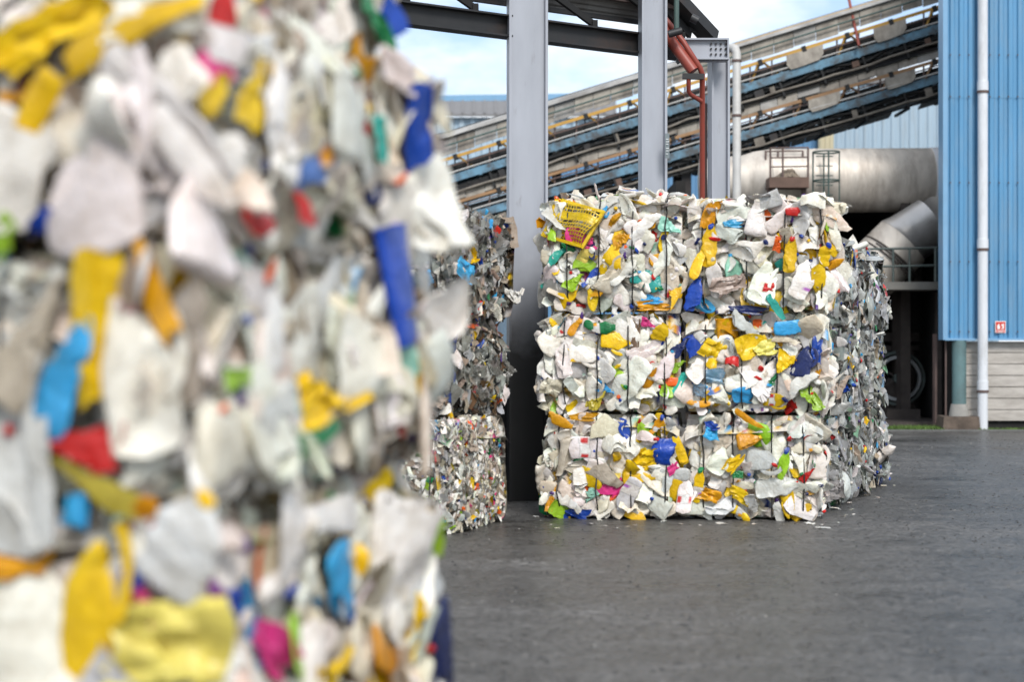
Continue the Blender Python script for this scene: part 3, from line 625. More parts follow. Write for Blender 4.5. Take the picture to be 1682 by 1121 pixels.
#BALES
# ------------------------------------------------------------------ crushed plastic pieces (a small library of shapes)
def rotm(ax, a):
    ax = ax / np.linalg.norm(ax); K = np.array([[0, -ax[2], ax[1]], [ax[2], 0, -ax[0]], [-ax[1], ax[0], 0]])
    return np.eye(3) + math.sin(a) * K + (1 - math.cos(a)) * K @ K
def rvec(): 
    v = rng.normal(size=3); return v / np.linalg.norm(v)
def wob(p, amp, fmin, fmax, k=5):
    o = np.zeros_like(p)
    for _ in range(k):
        f = rng.uniform(fmin, fmax); o += np.outer(np.sin(p @ rvec() * f + rng.uniform(0, 6.3)), rvec()) * amp / math.sqrt(k)
    return p + o
def crush(p, dents, flat, folds, noise, cr=None):
    for _ in range(dents):                          # a shell buckles by mirroring a cap of itself through a plane
        n = rvec(); n[0] *= .45; n /= np.linalg.norm(n); d = p @ n; lo, hi = np.percentile(d, 3), d.max()
        t = lo + (hi - lo) * rng.uniform(.5, .86); m = d > t
        p = np.where(m[:, None], p - np.outer(2 * (d - t) * rng.uniform(.75, 1), n), p)
    p = p * np.array([1, 1.15, flat])
    for _ in range(folds):
        x0 = rng.uniform(-.7, .7) * np.abs(p[:, 0]).max() * .8; sgn = rng.choice([-1, 1]); n = np.array([sgn, rng.normal() * .5, 0]); n /= np.linalg.norm(n)
        c = np.array([x0, 0, 0]); d = (p - c) @ n; m = d > 0; ax = np.cross(n, [0, 0, 1]); Rm = rotm(ax, rng.uniform(-.7, .7))
        p = np.where(m[:, None], (p - c) @ Rm.T + c, p)
    return wob(p, noise, 4, 14)
def unit(p, keep=None):
    lo, hi = p.min(0), p.max(0); c = (lo + hi) / 2; s = np.maximum(hi - lo, 1e-4)
    sc = np.array([1 / s[0], 1 / s[1], 1 / max(s[1], .3)]); q = (p - c) * sc
    return q, (c, sc)
PRINT = [((.62, .03, .03), (.85, .8, .75)), ((.03, .12, .5), (.8, .8, .8)), ((.05, .35, .08), (.75, .6, .05)), ((.75, .2, .35), (.85, .8, .8)), ((.02, .35, .6), (.8, .2, .05)), ((.8, .35, .02), (.1, .2, .5)), ((.35, .1, .4), (.8, .75, .7))]
def ring_faces(nr, ns, off=0):
    return [(off + i * ns + k, off + i * ns + (k + 1) % ns, off + (i + 1) * ns + (k + 1) % ns, off + (i + 1) * ns + k) for i in range(nr - 1) for k in range(ns)]
def make_piece(kind, hd, fancy=True):
    """returns verts, faces, per-vertex print rgba, cap (verts, faces) or None, in a unit box with z the thin way"""
    cap = None; pr = None
    if kind in ('bottle', 'jug', 'tub'):
        nr, ns = (26, 24) if hd else (10, 12)
        s = np.linspace(0, 1, nr)
        if kind == 'bottle':
            sh = rng.uniform(.6, .8); nk = rng.uniform(.16, .26); Lr = rng.uniform(2.2, 3.3); asp = rng.uniform(.55, 1)
            r = np.where(s < sh, .5 - .03 * np.cos(s * 22), np.where(s < .93, nk + (.5 - nk) * (1 - ((s - sh) / (.93 - sh)).clip(0, 1) ** 1.4), nk))
        elif kind == 'jug':
            sh = rng.uniform(.5, .66); nk = .15; Lr = rng.uniform(1.5, 1.9); asp = rng.uniform(.7, 1)
            r = np.where(s < sh, .5, np.where(s < .93, nk + (.5 - nk) * (1 - ((s - sh) / (.93 - sh)).clip(0, 1) ** 1.1), nk))
        else:
            Lr = rng.uniform(.7, 1.4); asp = 1; r = .36 + .14 * s; r[-1] = .53
        r[0] = .02; r[1] *= .86
        if kind != 'tub': r[-1] = .02 if not hd else r[-1]
        th = np.linspace(0, 2 * math.pi, ns, endpoint=False); e = rng.uniform(.6, 1)
        cx = np.sign(np.cos(th)) * np.abs(np.cos(th)) ** e; cz = np.sign(np.sin(th)) * np.abs(np.sin(th)) ** e
        p = np.stack([np.repeat((s - .5) * Lr, ns), np.outer(r, cx).ravel(), np.outer(r, cz).ravel() * asp], 1)
        if kind == 'jug': p[:, 1] += np.repeat(np.where(s > sh, .16 * ((s - sh) / (1 - sh)), 0), ns)
        f = ring_faces(nr, ns); nb = len(p)
        if kind == 'jug' and hd:                    # grip
            t = np.linspace(0, math.pi, 8); hx = (.12 + .26 * np.cos(t)) * Lr; hy = -.36 - .3 * np.sin(t); k8 = np.linspace(0, 2 * math.pi, 6, endpoint=False)
            hp_ = [(hx[i] + .09 * math.cos(a) * math.cos(t[i]), hy[i] - .09 * math.cos(a) * math.sin(t[i]), .08 * math.sin(a)) for i in range(8) for a in k8]
            f += ring_faces(8, 6, nb); p = np.concatenate([p, np.array(hp_)])
        pr = np.zeros((len(p), 4))
        if fancy and kind != 'tub' and rng.random() < .3:
            ca, cb = PRINT[rng.integers(len(PRINT))]; cb = np.clip(np.array(cb if rng.random() < .35 else (.8, .79, .76)) * rng.uniform(.7, 1), 0, 1); ca = np.array(ca) * rng.uniform(.6, 1.1); S = np.repeat(s, ns); T = np.tile(th, nr)
            lo = rng.uniform(.12, .3); hi_ = lo + rng.uniform(.18, .34); m = (S > lo) & (S < hi_) & (np.abs(((T - math.pi / 2 + math.pi) % (2 * math.pi)) - math.pi) < rng.uniform(.7, 1.5))
            pr[:nb][m] = (*cb, 1); m2 = m & (S > lo + rng.uniform(.02, .08)) & (S < lo + rng.uniform(.12, .25)) & (np.cos(T * rng.integers(1, 4) + rng.uniform(0, 6)) < rng.uniform(-.2, .5)); pr[:nb][m2] = (*ca, 1)
        p = crush(p, rng.integers(1, 4), rng.uniform(.42, .75), rng.choice([0, 0, 1, 1, 2]), .03)
        q, (c, sc) = unit(p)
        if kind != 'tub' and hd:
            a = q[(nr - 1) * ns: nr * ns].mean(0); b = q[(nr - 4) * ns:(nr - 3) * ns].mean(0); d = a - b; d = d / (np.linalg.norm(d) + 1e-6); cap = (a, d)
        p = q
    elif kind == 'shard':
        n1, n2 = (12, 9) if hd else (6, 5)
        u, v = np.meshgrid(np.linspace(-.5, .5, n1), np.linspace(-.5, .5, n2), indexing='ij'); u = u.ravel(); v = v.ravel()
        w = 1 - rng.uniform(.0, .6) * np.abs(u + rng.uniform(-.3, .3)); k = rng.uniform(.6, 2.2)
        p = np.stack([u * 1.7, np.sin(v * k) / k * w, (np.cos(v * k) - 1) / k + .02 * np.sin(u * 20)], 1)
        p[:, 0] += rng.uniform(-.3, .3) * v + .05 * np.sin(v * 9 + rng.uniform(0, 6))
        p = crush(p, rng.integers(1, 3), 1.0, rng.integers(1, 3), .03)
        f = [(i * n2 + j, (i + 1) * n2 + j, (i + 1) * n2 + j + 1, i * n2 + j + 1) for i in range(n1 - 1) for j in range(n2 - 1)]
        p, _ = unit(p); pr = np.zeros((len(p), 4))
    else:                                           # film: a crumpled sheet
        n1 = 15 if hd else 7; n2 = n1
        u, v = np.meshgrid(np.linspace(-.5, .5, n1), np.linspace(-.5, .5, n2), indexing='ij'); u = u.ravel(); v = v.ravel()
        z = np.zeros_like(u)
        for _ in range(7):
            a = rng.uniform(0, 6.3); fr = rng.uniform(5, 16); ph = rng.uniform(0, 6.3); z += np.abs(np.sin((u * math.cos(a) + v * math.sin(a)) * fr + ph)) * 1.1 / fr
        ang = np.arctan2(v, u); rad = 1 + .2 * np.sin(ang * 2 + rng.uniform(0, 6)) + .07 * np.sin(ang * 5 + rng.uniform(0, 6))
        p = np.stack([u * rad * 1.3, v * rad, z], 1); p = wob(p, .05, 6, 18); p = crush(p, 1, 1, rng.integers(1, 3), .02)
        f = [(i * n2 + j, (i + 1) * n2 + j, (i + 1) * n2 + j + 1, i * n2 + j + 1) for i in range(n1 - 1) for j in range(n2 - 1)]
        p, _ = unit(p); pr = np.zeros((len(p), 4))
    return p, f, pr, cap
def mesh_from(name, p, f, pr, sharp=48):
    me = bpy.data.meshes.new(name); me.from_pydata(p.tolist(), [], f)
    at = me.color_attributes.new('Col', 'FLOAT_COLOR', 'POINT'); at.data.foreach_set('color', pr.astype(np.float32).ravel())
    me.polygons.foreach_set('use_smooth', [True] * len(me.polygons)); me.update(); me.set_sharp_from_angle(angle=R(sharp))
    me.materials.append(M['plastic']); return me
KINDS = dict(bottle=26, jug=10, tub=6, shard=12, film=12)
LIB = {}; LOW = {}; PLAIN = {}
for k_, n_ in KINDS.items():
    LIB[k_] = []
    for _ in range(n_):
        p, f, pr, cap = make_piece(k_, True); LIB[k_].append((mesh_from('crushed_' + k_, p, f, pr), cap))
    PLAIN[k_] = [i for i, (m_, c_) in enumerate(LIB[k_]) if max(q.color[3] for q in m_.color_attributes['Col'].data) < .5]
    LOW[k_] = []
    for _ in range(max(5, n_ // 2)):
        p, f, pr, cap = make_piece(k_, False, False); LOW[k_].append((p, np.array(f)))
def cap_mesh():
    mb = MB(); n = 14; pts = [(0, 0, -.5), (0, 0, .35), (0, 0, .5)]; mb.tube(pts, [.5, .5, .4], n); 
    p = np.array(mb.v); return mesh_from('cap', p, mb.f, np.zeros((len(p), 4)), 30)
CAP = cap_mesh()
PART = dict(bottle='crushed_bottle', jug='crushed_jug', tub='crushed_tub', shard='plastic_shard', film='plastic_film')

def S(r, g, b): return tuple(((c / 255) / 12.92 if c < 10 else ((c / 255 + .055) / 1.055) ** 2.4) for c in (r, g, b))
COLS = dict(white=S(234, 229, 219), cream=S(222, 211, 191), milky=S(200, 200, 196), grey=S(150, 150, 148), yellow=S(232, 190, 22), gold=S(214, 150, 20), blue=S(24, 66, 160), navy=S(28, 40, 92), sky=S(60, 160, 215),
            green=S(26, 120, 66), lime=S(150, 190, 45), teal=S(50, 165, 150), mint=S(150, 205, 185), red=S(196, 34, 30), orange=S(226, 96, 30), pink=S(215, 60, 130), purple=S(82, 52, 120), brown=S(110, 86, 64),
            dark=S(48, 48, 52), clear=S(164, 166, 164), haze=S(128, 127, 121), bluec=S(120, 160, 190), greenc=S(110, 150, 120), olive=S(165, 150, 40), tan=S(170, 155, 138), pale=S(235, 215, 110))
PAL_WHITE = dict(white=60, cream=16, milky=12, yellow=11, gold=4, blue=1.8, navy=.8, sky=1.8, green=1.3, lime=1.3, teal=.8, mint=1, red=1, orange=.8, pink=.5, purple=.4, grey=2)
PAL_NEAR = dict(white=56, cream=30, milky=8, tan=3, yellow=6, gold=1.5, blue=1, sky=1.2, green=.8, lime=.8, teal=.6, mint=.8, red=.8, orange=.8, pink=.5)
PAL_PET = dict(clear=34, haze=26, milky=6, white=5, grey=8, navy=2, bluec=7, greenc=5, tan=5, brown=2, dark=1, blue=1.6, green=1.6, red=1.6, orange=1.2, yellow=1.2, sky=1.2, purple=.4)
PAL_FILM = dict(haze=30, brown=14, tan=14, clear=10, milky=4, grey=12, white=3, dark=3, orange=1.6, red=1.4, blue=1.6, sky=1.4, green=1.4, yellow=1.5, purple=1)
PAL_SHRED = dict(white=16, cream=20, milky=18, tan=18, grey=14, haze=12, lime=3, green=2, orange=3, pink=2.2, red=1.5, sky=1.6, blue=1.2, purple=1.6, yellow=2, olive=2.5)
CAPS = ['red', 'red', 'blue', 'blue', 'navy', 'orange', 'white', 'green', 'yellow', 'sky', 'white', 'white', 'purple']
def pick(pal):
    k = list(pal); w = np.array([pal[i] for i in k], float); return k[rng.choice(len(k), p=w / w.sum())]
def tint(name):
    c = np.array(COLS[name]) * rng.uniform(.80, 1.06) * (1 + rng.normal(size=3) * .03); return np.clip(c, 0, .86)

class Bale:
    def __init__(s, name, label, group, corner, yaw, off, size, pal, faces, parts, seed, mix, clear=.0, sz=(.13, .30), wires=4, edge_tilt=.4, cat='bale', ff=.25, capf=.16):
        """corner: plan point of the stack's near right corner; off: (bales to the left, bales back, base height) in metres"""
        global rng
        rng = np.random.default_rng(seed)
        s.w, s.d, s.h = size; s.pal = pal; s.mix = mix; s.clear = clear; s.sz = sz; s.tilt = edge_tilt; s.ff = ff; s.capf = capf; s.spots = []
        c, sn = math.cos(yaw), math.sin(yaw); ex = np.array([c, -sn]); ey = np.array([sn, c])
        o = np.array(corner) + ex * (-s.w / 2 - off[0]) + ey * (s.d / 2 + off[1])
        s.root = thing(name, label, cat, (o[0], o[1], off[2]), -yaw, group)
        s.Rw = np.array([[c, sn, 0], [-sn, c, 0], [0, 0, 1]])     # local -> world
        s.o = np.array([o[0], o[1], off[2]]); s.V = []; s.Fc = []; s.C = []; s.nv = 0; s.parts = parts; s.cand = []
        s.ph = rng.uniform(0, 6.3, 6)
        s.core(); s.faces = faces; s.kinds = list(mix); s.kw = np.array([mix[k] for k in s.kinds], float); s.kw /= s.kw.sum()
        for fc, dens in faces.items(): s.fill(fc, dens)
        s.wires(wires)
    FR = dict(front=((0, -1, 0), (1, 0, 0), (0, 0, 1)), back=((0, 1, 0), (-1, 0, 0), (0, 0, 1)), right=((1, 0, 0), (0, 1, 0), (0, 0, 1)), left=((-1, 0, 0), (0, -1, 0), (0, 0, 1)), top=((0, 0, 1), (1, 0, 0), (0, 1, 0)))
    def surf(s, fc, u, v):
        n, a, b = (np.array(q, float) for q in s.FR[fc]); half = np.array([s.w / 2, s.d / 2, s.h / 2])
        cen = np.array([0, 0, s.h / 2]); da, db, dn = np.abs(a) @ half, np.abs(b) @ half, np.abs(n) @ half
        bulge = .035 * (np.cos(u * 1.4 + s.ph[0]) + np.sin(v * 2.3 + s.ph[1])) - .075 * abs(u) ** 7 - .11 * abs(v) ** 7
        sh = 1 - .035 * (abs(v) ** 4 if fc != 'top' else 0)
        return cen + n * (dn + bulge) + a * (u * da * sh) + b * (v * db), n, a, b
    def add_low(s, kind, T, c):
        p, f = LOW[kind][rng.integers(len(LOW[kind]))]
        s.V.append(p @ T[:3, :3].T + T[:3, 3]); s.Fc.append(f + s.nv); s.nv += len(p); s.C.append(np.tile([*c, 1.0], (len(p), 1)))
    def core(s):
        vs = []; fs = []
        n = 26
        for fc in s.FR:
            b0 = len(vs)
            for i in range(n):
                for j in range(n):
                    p, nn, a, b = s.surf(fc, -1 + 2 * i / (n - 1), -1 + 2 * j / (n - 1))
                    e = 1 if 0 < i < n - 1 and 0 < j < n - 1 else 0
                    p = p - nn * .07 + e * (rng.normal(size=3) * .012 + nn * rng.uniform(-.05, .03))
                    p = np.clip(p, [-s.w / 2, -s.d / 2, .02], [s.w / 2, s.d / 2, s.h]); vs.append(p)
            for i in range(n - 1):
                for j in range(n - 1): fs.append((b0 + i * n + j, b0 + (i + 1) * n + j, b0 + (i + 1) * n + j + 1, b0 + i * n + j + 1))
        vs = np.array(vs); pr = np.zeros((len(vs), 4)); pr[:, 3] = 1
        for i in range(0, len(vs), 3): pr[i:i + 3, :3] = tint(pick(s.pal)) * .9
        me = mesh_from('compressed_core', vs, fs, pr, 25); o = bpy.data.objects.new('compressed_core', me); col.objects.link(o); o.parent = s.root
    def basis(s, n, a, b, ang, flat, tilt):
        if flat:                                    # lies flat against this face
            ez = n + rng.normal() * tilt * a + rng.normal() * tilt * b
        else:                                       # seen edge on: thin along the pressing direction
            ez = np.array([0, 1.0, 0]) + rng.normal(size=3) * tilt
        ez = ez / np.linalg.norm(ez)
        r = math.cos(ang) * a + math.sin(ang) * b if flat else math.cos(ang) * np.array([0, 0, 1.0]) + math.sin(ang) * np.array([1.0, 0, 0])
        ex = r - ez * (r @ ez); ex /= np.linalg.norm(ex); ey = np.cross(ez, ex)
        return ex, ey, ez
    def dims(s, kind):
        Lg = rng.uniform(*s.sz) * (1.0 if rng.random() > .14 else 1.45)
        asp = dict(bottle=(.36, .6), jug=(.55, .85), tub=(.7, 1), shard=(.3, .75), film=(.5, .95))[kind]
        W = Lg * rng.uniform(*asp); th = W * dict(bottle=.6, jug=.5, tub=.6, shard=.45, film=.42)[kind] * rng.uniform(.7, 1.2)
        return Lg, W, max(th, .02)
    def fill(s, fc, dens):
        n, a, b = (np.array(q, float) for q in s.FR[fc]); half = np.array([s.w, s.d, s.h]); A = (np.abs(a) @ half) * (np.abs(b) @ half)
        mean = (s.sz[0] + s.sz[1]) / 2; flatface = fc in ('front', 'back')
        per = dens * A / (mean * mean * .5) * (1 if flatface else 1.5)
        for layer, frac, depth in ((0, .75, .055), (1, .8, .02), (2, .85, -.012)):
            k = int(per * frac); na = max(1, int(math.sqrt(k * (np.abs(a) @ half) / (np.abs(b) @ half)))); nb_ = max(1, k // na)
            for i in range(na):
                for j in range(nb_):
                    u = -1 + 2 * (i + rng.uniform(.0, 1)) / na; v = -1 + 2 * (j + rng.uniform(0, 1)) / nb_
                    u *= .985; v *= .96
                    p, _, _, _ = s.surf(fc, u, v); kind = s.kinds[rng.choice(len(s.kinds), p=s.kw)]
                    Lg, W, th = s.dims(kind); flat = flatface or rng.random() < (s.ff if fc != 'top' else .6)
                    ang = rng.uniform(0, 2 * math.pi) if flat else rng.normal() * .5 + (math.pi if rng.random() < .5 else 0)
                    ex, ey, ez = s.basis(n, a, b, ang, flat, .23 if flat else s.tilt)
                    p = p - n * (depth + rng.uniform(-.02, .02))
                    if not flat: p = p - n * .35 * W
                    T = np.eye(4); T[:3, 0] = ex * Lg; T[:3, 1] = ey * W; T[:3, 2] = ez * th
                    # keep feet on what carries the bale
                    zmin = p[2] - .5 * (abs(ex[2]) * Lg + abs(ey[2]) * W); 
                    if zmin < -.03: p[2] += (-.03 - zmin)
                    zmax = p[2] + .5 * (abs(ex[2]) * Lg + abs(ey[2]) * W)
                    if zmax > s.h + .04 and fc != 'top': p[2] -= (zmax - s.h - .04) * .8
                    T[:3, 3] = p; cn = pick(s.pal)
                    if Lg > (.8 if s.pal is not PAL_PET else .6) * s.sz[1] and cn not in ('white', 'cream', 'milky', 'yellow', 'clear', 'haze', 'tan') and rng.random() < .85: cn = list(s.pal)[0]
                    if layer == 2 and fc in s.parts: s.cand.append((Lg * W * rng.uniform(.7, 1.3), fc, kind, T, cn))
                    else: s.add_low(kind, T, tint(cn))
            if layer == 2:                          # loose caps
                for _ in range(int(per * s.capf)):
                    p, _, _, _ = s.surf(fc, rng.uniform(-.95, .95), rng.uniform(-.92, .92)); p = p + n * .02
                    ez = n + rng.normal(size=3) * .6; ez /= np.linalg.norm(ez); ex = np.cross(ez, [.3, .5, .8]); ex /= np.linalg.norm(ex); r = rng.uniform(.03, .042)
                    T = np.eye(4); T[:3, 0] = ex * r; T[:3, 1] = np.cross(ez, ex) * r; T[:3, 2] = ez * .022; T[:3, 3] = p
                    if fc in s.parts: s.put('bottle_cap', CAP, T, rng.choice(CAPS))
    def put(s, name, me, T, cn, label=None, parent=None, mat_=None, c=None):
        o = bpy.data.objects.new(name, me); col.objects.link(o); o.parent = parent or s.root; o.matrix_local = Matrix(T.tolist())
        o.color = (*(tint(cn) if c is None else c), 1)
        if mat_ is not None:
            o.material_slots[0].link = 'OBJECT'; o.material_slots[0].material = mat_
        if label: o['label'] = label
        return o
    WORD = dict(sky='light blue', navy='dark blue', gold='golden yellow', olive='olive', pale='pale yellow', mint='mint green', teal='teal', lime='lime green', bluec='bluish clear', greenc='greenish clear')
    def piece(s, kind, T, cn, idx=None):
        me, cap = LIB[kind][rng.integers(len(LIB[kind])) if idx is None else idx % len(LIB[kind])]
        lab = None if cn in ('white', 'cream', 'milky', 'clear', 'haze', 'grey') else f"{s.WORD.get(cn, cn)} {PART[kind].replace('_', ' ')}"
        cl = M['clear'] if cn in ('clear', 'haze', 'bluec', 'greenc') and rng.random() < max(s.clear, .3) else None
        o = s.put(PART[kind], me, T, cn, lab, None, cl)
        if cap is not None and rng.random() < .6:
            a, d = cap; X = T[:3, :3]; w = X @ d; w /= np.linalg.norm(w) + 1e-9; r = rng.uniform(.032, .044)
            ex = np.cross(w, [.31, .2, .9]); ex /= np.linalg.norm(ex); C4 = np.eye(4); C4[:3, 0] = ex * r; C4[:3, 1] = np.cross(w, ex) * r; C4[:3, 2] = w * .026; C4[:3, 3] = X @ a + T[:3, 3]
            q = bpy.data.objects.new('cap', CAP); col.objects.link(q); q.parent = o; q.matrix_local = Matrix(np.linalg.solve(T, C4).tolist()); q.color = (*tint(rng.choice(CAPS)), 1)
        return o
    def sign(s, px, py, w, h, ang, cn, kind, fc='front', out=.03, tilt=.12, name=None, label=None, mesh=None):
        """a piece the photo shows, put where it sits on this face"""
        n, a, b = (np.array(q, float) for q in s.FR[fc]); half = np.array([s.w / 2, s.d / 2, s.h / 2])
        ray = np.array([(px - 841) / F, 1, (560.5 - py) / F]); o = s.Rw.T @ (np.array([0, 0, H]) - s.o); r = s.Rw.T @ ray
        dn = np.abs(n) @ half + out; cen = np.array([0, 0, s.h / 2]); t = (dn - n @ (o - cen)) / (n @ r); p = o + r * t; k = t / F
        if fc != 'front': w = w * (1 + 1.0 * abs(math.cos(R(ang)))); h = h * (1 + 1.0 * abs(math.sin(R(ang))))
        ex, ey, ez = s.basis(n, a, b, R(ang), True, tilt)
        if fc == 'front': w *= 1.15; h *= 1.15
        T = np.eye(4); T[:3, 0] = ex * w * k; T[:3, 1] = ey * h * k; T[:3, 2] = ez * min(w, h) * k * .5; T[:3, 3] = p
        s.spots.append((p, (.5 if mesh is None else .42) * math.sqrt(w * h) * k))
        if mesh is not None: return s.put(name, mesh, T, cn, label)
        return s.piece(kind, T, cn, rng.choice(PLAIN[kind]) if w > 70 else None)
    def wires(s, k):
        for i in range(k):
            x = -s.w / 2 + s.w * (i + .5 + rng.uniform(-.12, .12)) / k; pts = []
            for fc, order in (('front', 1), ('top', 1), ('back', -1)):
                for t in np.linspace(-.97, .97, 9):
                    v = t * order; u = x / (s.w / 2) * (1 if fc != 'back' else -1); p, n, _, _ = s.surf(fc, u, v); pts.append(p + n * ((.04 if fc == 'front' else .012) * (1 if abs(t) < .9 else .3) + rng.uniform(-.014, .012)) + np.array([rng.normal() * .006, 0, 0]))
            mb = MB(); mb.tube(pts, .0078, 5); me = bpy.data.meshes.new('binding_wire'); me.from_pydata([tuple(v) for v in mb.v], [], mb.f); me.materials.append(M['wire'])
            o = bpy.data.objects.new('binding_wire', me); col.objects.link(o); o.parent = s.root
    def finish(s):
        s.cand.sort(key=lambda q: -q[0]); cnt = {}
        for ar, fc, kind, T, cn in s.cand:
            if any(np.linalg.norm(T[:3, 3] - q) < r for q, r in s.spots): continue
            lim = s.parts[fc]; cnt.setdefault((fc,), 0); cnt.setdefault(kind, 0)
            if cnt[(fc,)] < lim and cnt[kind] < 95:
                cnt[(fc,)] += 1; cnt[kind] += 1; s.piece(kind, T, cn)
            else: s.add_low(kind, T, tint(cn))
        if s.V:
            v = np.concatenate(s.V); f = []
            for q in s.Fc: f += q.tolist()
            c = np.concatenate(s.C); me = mesh_from('crushed_plastic', v, f, c, 62); o = bpy.data.objects.new('crushed_plastic', me); col.objects.link(o); o.parent = s.root; o['kind'] = 'stuff'
MIX_W = dict(bottle=58, jug=24, tub=6, shard=5, film=7)
MIX_P = dict(bottle=45, film=38, shard=12, tub=5)
MIX_F = dict(film=66, shard=22, bottle=12)
MIX_S = dict(film=48, shard=46, bottle=6)

# --- the near blurred stack on the left
FS = 600.0; FD = F / FS; fc_ = ((341 - 841) / FS - .045, FD); fyaw = R(20); k_ = 480 / FS
fz = [0, H - .565 * k_ * 1.0, H + .355 * k_, H + 1.26 * k_, H + 2.2 * k_]
fz = [0, H - (835 - 560) / FS, H + (560 - 392) / FS, H + (560 - -45) / FS, H + 1.75]
near = {}
names = {(0, 0): 'near blurred bale with a tall yellow jug, lowest of the front column', (1, 0): 'near blurred bale with light blue and yellow pieces side by side', (2, 0): 'near blurred bale with a big white jug under yellow film',
         (0, 1): 'near blurred bale low at the rear, beside the open wet asphalt', (1, 1): 'near blurred bale with a blue piece at its edge, middle of the rear column', (2, 1): 'near blurred bale with a blue strip at its edge, just under the topmost one', (3, 1): 'near blurred bale topmost at the rear, set back beside the roof beam'}
for lv in range(4):
    for j in range(2):
        if lv == 3 and j == 0: continue
        faces = dict(front=1.3, right=1.6) if j == 0 else dict(right=1.6, back=.5)
        if lv == 3: faces = dict(right=1.0, front=.4, top=.3)
        b = Bale('plastic_bale', names[(lv, j)], 'near blurred plastic bales', fc_, fyaw, (rng.uniform(-.01, .02) + (.17 if lv == 3 else 0) + (.03 if lv == 0 else 0), j * .90, fz[lv]), (1.25, .90, fz[lv + 1] - fz[lv] - .012), PAL_NEAR, faces, dict(front=40, right=70) if j == 0 else dict(right=90), 100 + lv * 2 + j, dict(bottle=44, jug=30, tub=4, shard=8, film=14), sz=(.19, .42), wires=3, edge_tilt=.5, ff=.68, capf=.1)
        near[(lv, j)] = b
def nb(lv, j, *a, **k): near[(lv, j)].sign(*a, **k)
Fr = 'front'; Ri = 'right'
for a in [(70, 45, 240, 100, 30, 'yellow', 'film'), (215, 60, 260, 70, 12, 'yellow', 'shard'), (255, 15, 170, 100, 0, 'white', 'film'), (60, 175, 120, 50, 60, 'yellow', 'shard'), (165, 255, 300, 210, 95, 'white', 'jug'), (275, 190, 270, 70, -48, 'milky', 'bottle'), (310, 260, 190, 60, -50, 'white', 'bottle'), (25, 280, 190, 130, 80, 'white', 'jug'), (85, 375, 80, 50, -35, 'blue', 'shard'), (5, 390, 70, 40, 60, 'lime', 'film'), (300, 120, 90, 60, -50, 'white', 'bottle')]:
    nb(2, 0, *a, fc=Fr, out=.05)
for a in [(165, 535, 240, 110, 95, 'yellow', 'shard'), (105, 620, 200, 110, 80, 'sky', 'bottle'), (212, 545, 160, 40, 100, 'pink', 'film'), (240, 615, 240, 160, 100, 'white', 'jug'), (40, 560, 210, 100, 80, 'tan', 'film'), (150, 742, 130, 70, 10, 'red', 'film'), (150, 800, 180, 50, -15, 'olive', 'shard'), (30, 730, 330, 130, 95, 'milky', 'jug'), (240, 450, 230, 50, -55, 'gold', 'shard'), (310, 560, 200, 60, 85, 'tan', 'bottle')]:
    nb(1, 0, *a, fc=Fr, out=.06)
for a in [(120, 838, 55, 55, 0, 'sky', 'tub'), (30, 920, 110, 60, 5, 'gold', 'film'), (155, 1010, 290, 120, 85, 'yellow', 'jug'), (275, 1065, 210, 150, 0, 'pale', 'film'), (225, 985, 90, 60, -20, 'pink', 'shard'), (50, 1040, 240, 130, 100, 'white', 'bottle'), (230, 940, 70, 40, 30, 'blue', 'shard'), (300, 900, 160, 120, 60, 'milky', 'bottle')]:
    nb(0, 0, *a, fc=Fr, out=.05)
for lv, j, *a in [(2, 0, 358, 108, 60, 55, 20, 'pink', 'shard'), (2, 0, 372, 75, 60, 70, 90, 'white', 'tub'), (2, 0, 352, 155, 80, 40, 80, 'yellow', 'film'), (2, 0, 425, 365, 60, 50, 0, 'red', 'bottle'), (2, 0, 500, 345, 60, 26, 90, 'red', 'shard'), (2, 0, 466, 205, 200, 70, 92, 'white', 'bottle'), (2, 0, 410, 150, 120, 40, 80, 'yellow', 'film'),
                 (2, 1, 570, 175, 190, 110, 88, 'white', 'jug'), (2, 1, 628, 228, 80, 30, 90, 'teal', 'shard'), (2, 1, 690, 205, 150, 34, 96, 'blue', 'shard'), (2, 1, 718, 330, 170, 80, 90, 'white', 'bottle'), (3, 1, 612, 40, 130, 45, -75, 'green', 'film'), (2, 1, 660, 120, 90, 70, 0, 'cream', 'jug'),
                 (1, 0, 340, 380, 140, 120, 80, 'white', 'jug'), (1, 0, 390, 625, 50, 45, 0, 'lime', 'film'), (1, 0, 430, 690, 130, 70, 60, 'milky', 'bottle'), (1, 1, 540, 640, 110, 80, 20, 'yellow', 'film'), (1, 1, 510, 725, 120, 35, 20, 'green', 'bottle'), (1, 1, 655, 470, 170, 70, 100, 'blue', 'tub'), (1, 1, 662, 585, 150, 45, 90, 'mint', 'bottle'), (1, 1, 690, 620, 50, 30, 70, 'yellow', 'shard'), (1, 1, 700, 700, 170, 70, 90, 'cream', 'jug'),
                 (0, 0, 388, 1000, 55, 35, 80, 'blue', 'shard'), (0, 0, 425, 920, 120, 20, 88, 'orange', 'film'), (0, 0, 450, 1070, 80, 55, -30, 'pink', 'film'), (0, 0, 470, 900, 170, 90, 70, 'white', 'bottle'), (0, 1, 530, 1095, 80, 70, 60, 'yellow', 'film'), (0, 1, 560, 965, 120, 45, -65, 'sky', 'bottle'), (0, 1, 668, 905, 210, 110, 90, 'white', 'jug'), (0, 1, 640, 1090, 110, 70, -20, 'gold', 'jug'), (0, 1, 540, 850, 100, 70, 0, 'white', 'tub'), (0, 1, 715, 880, 70, 30, -70, 'lime', 'film'), (0, 1, 728, 1075, 110, 70, -50, 'navy', 'jug')]:
    nb(lv, j, *a, fc=Ri, out=.05)
for b in near.values(): b.finish()

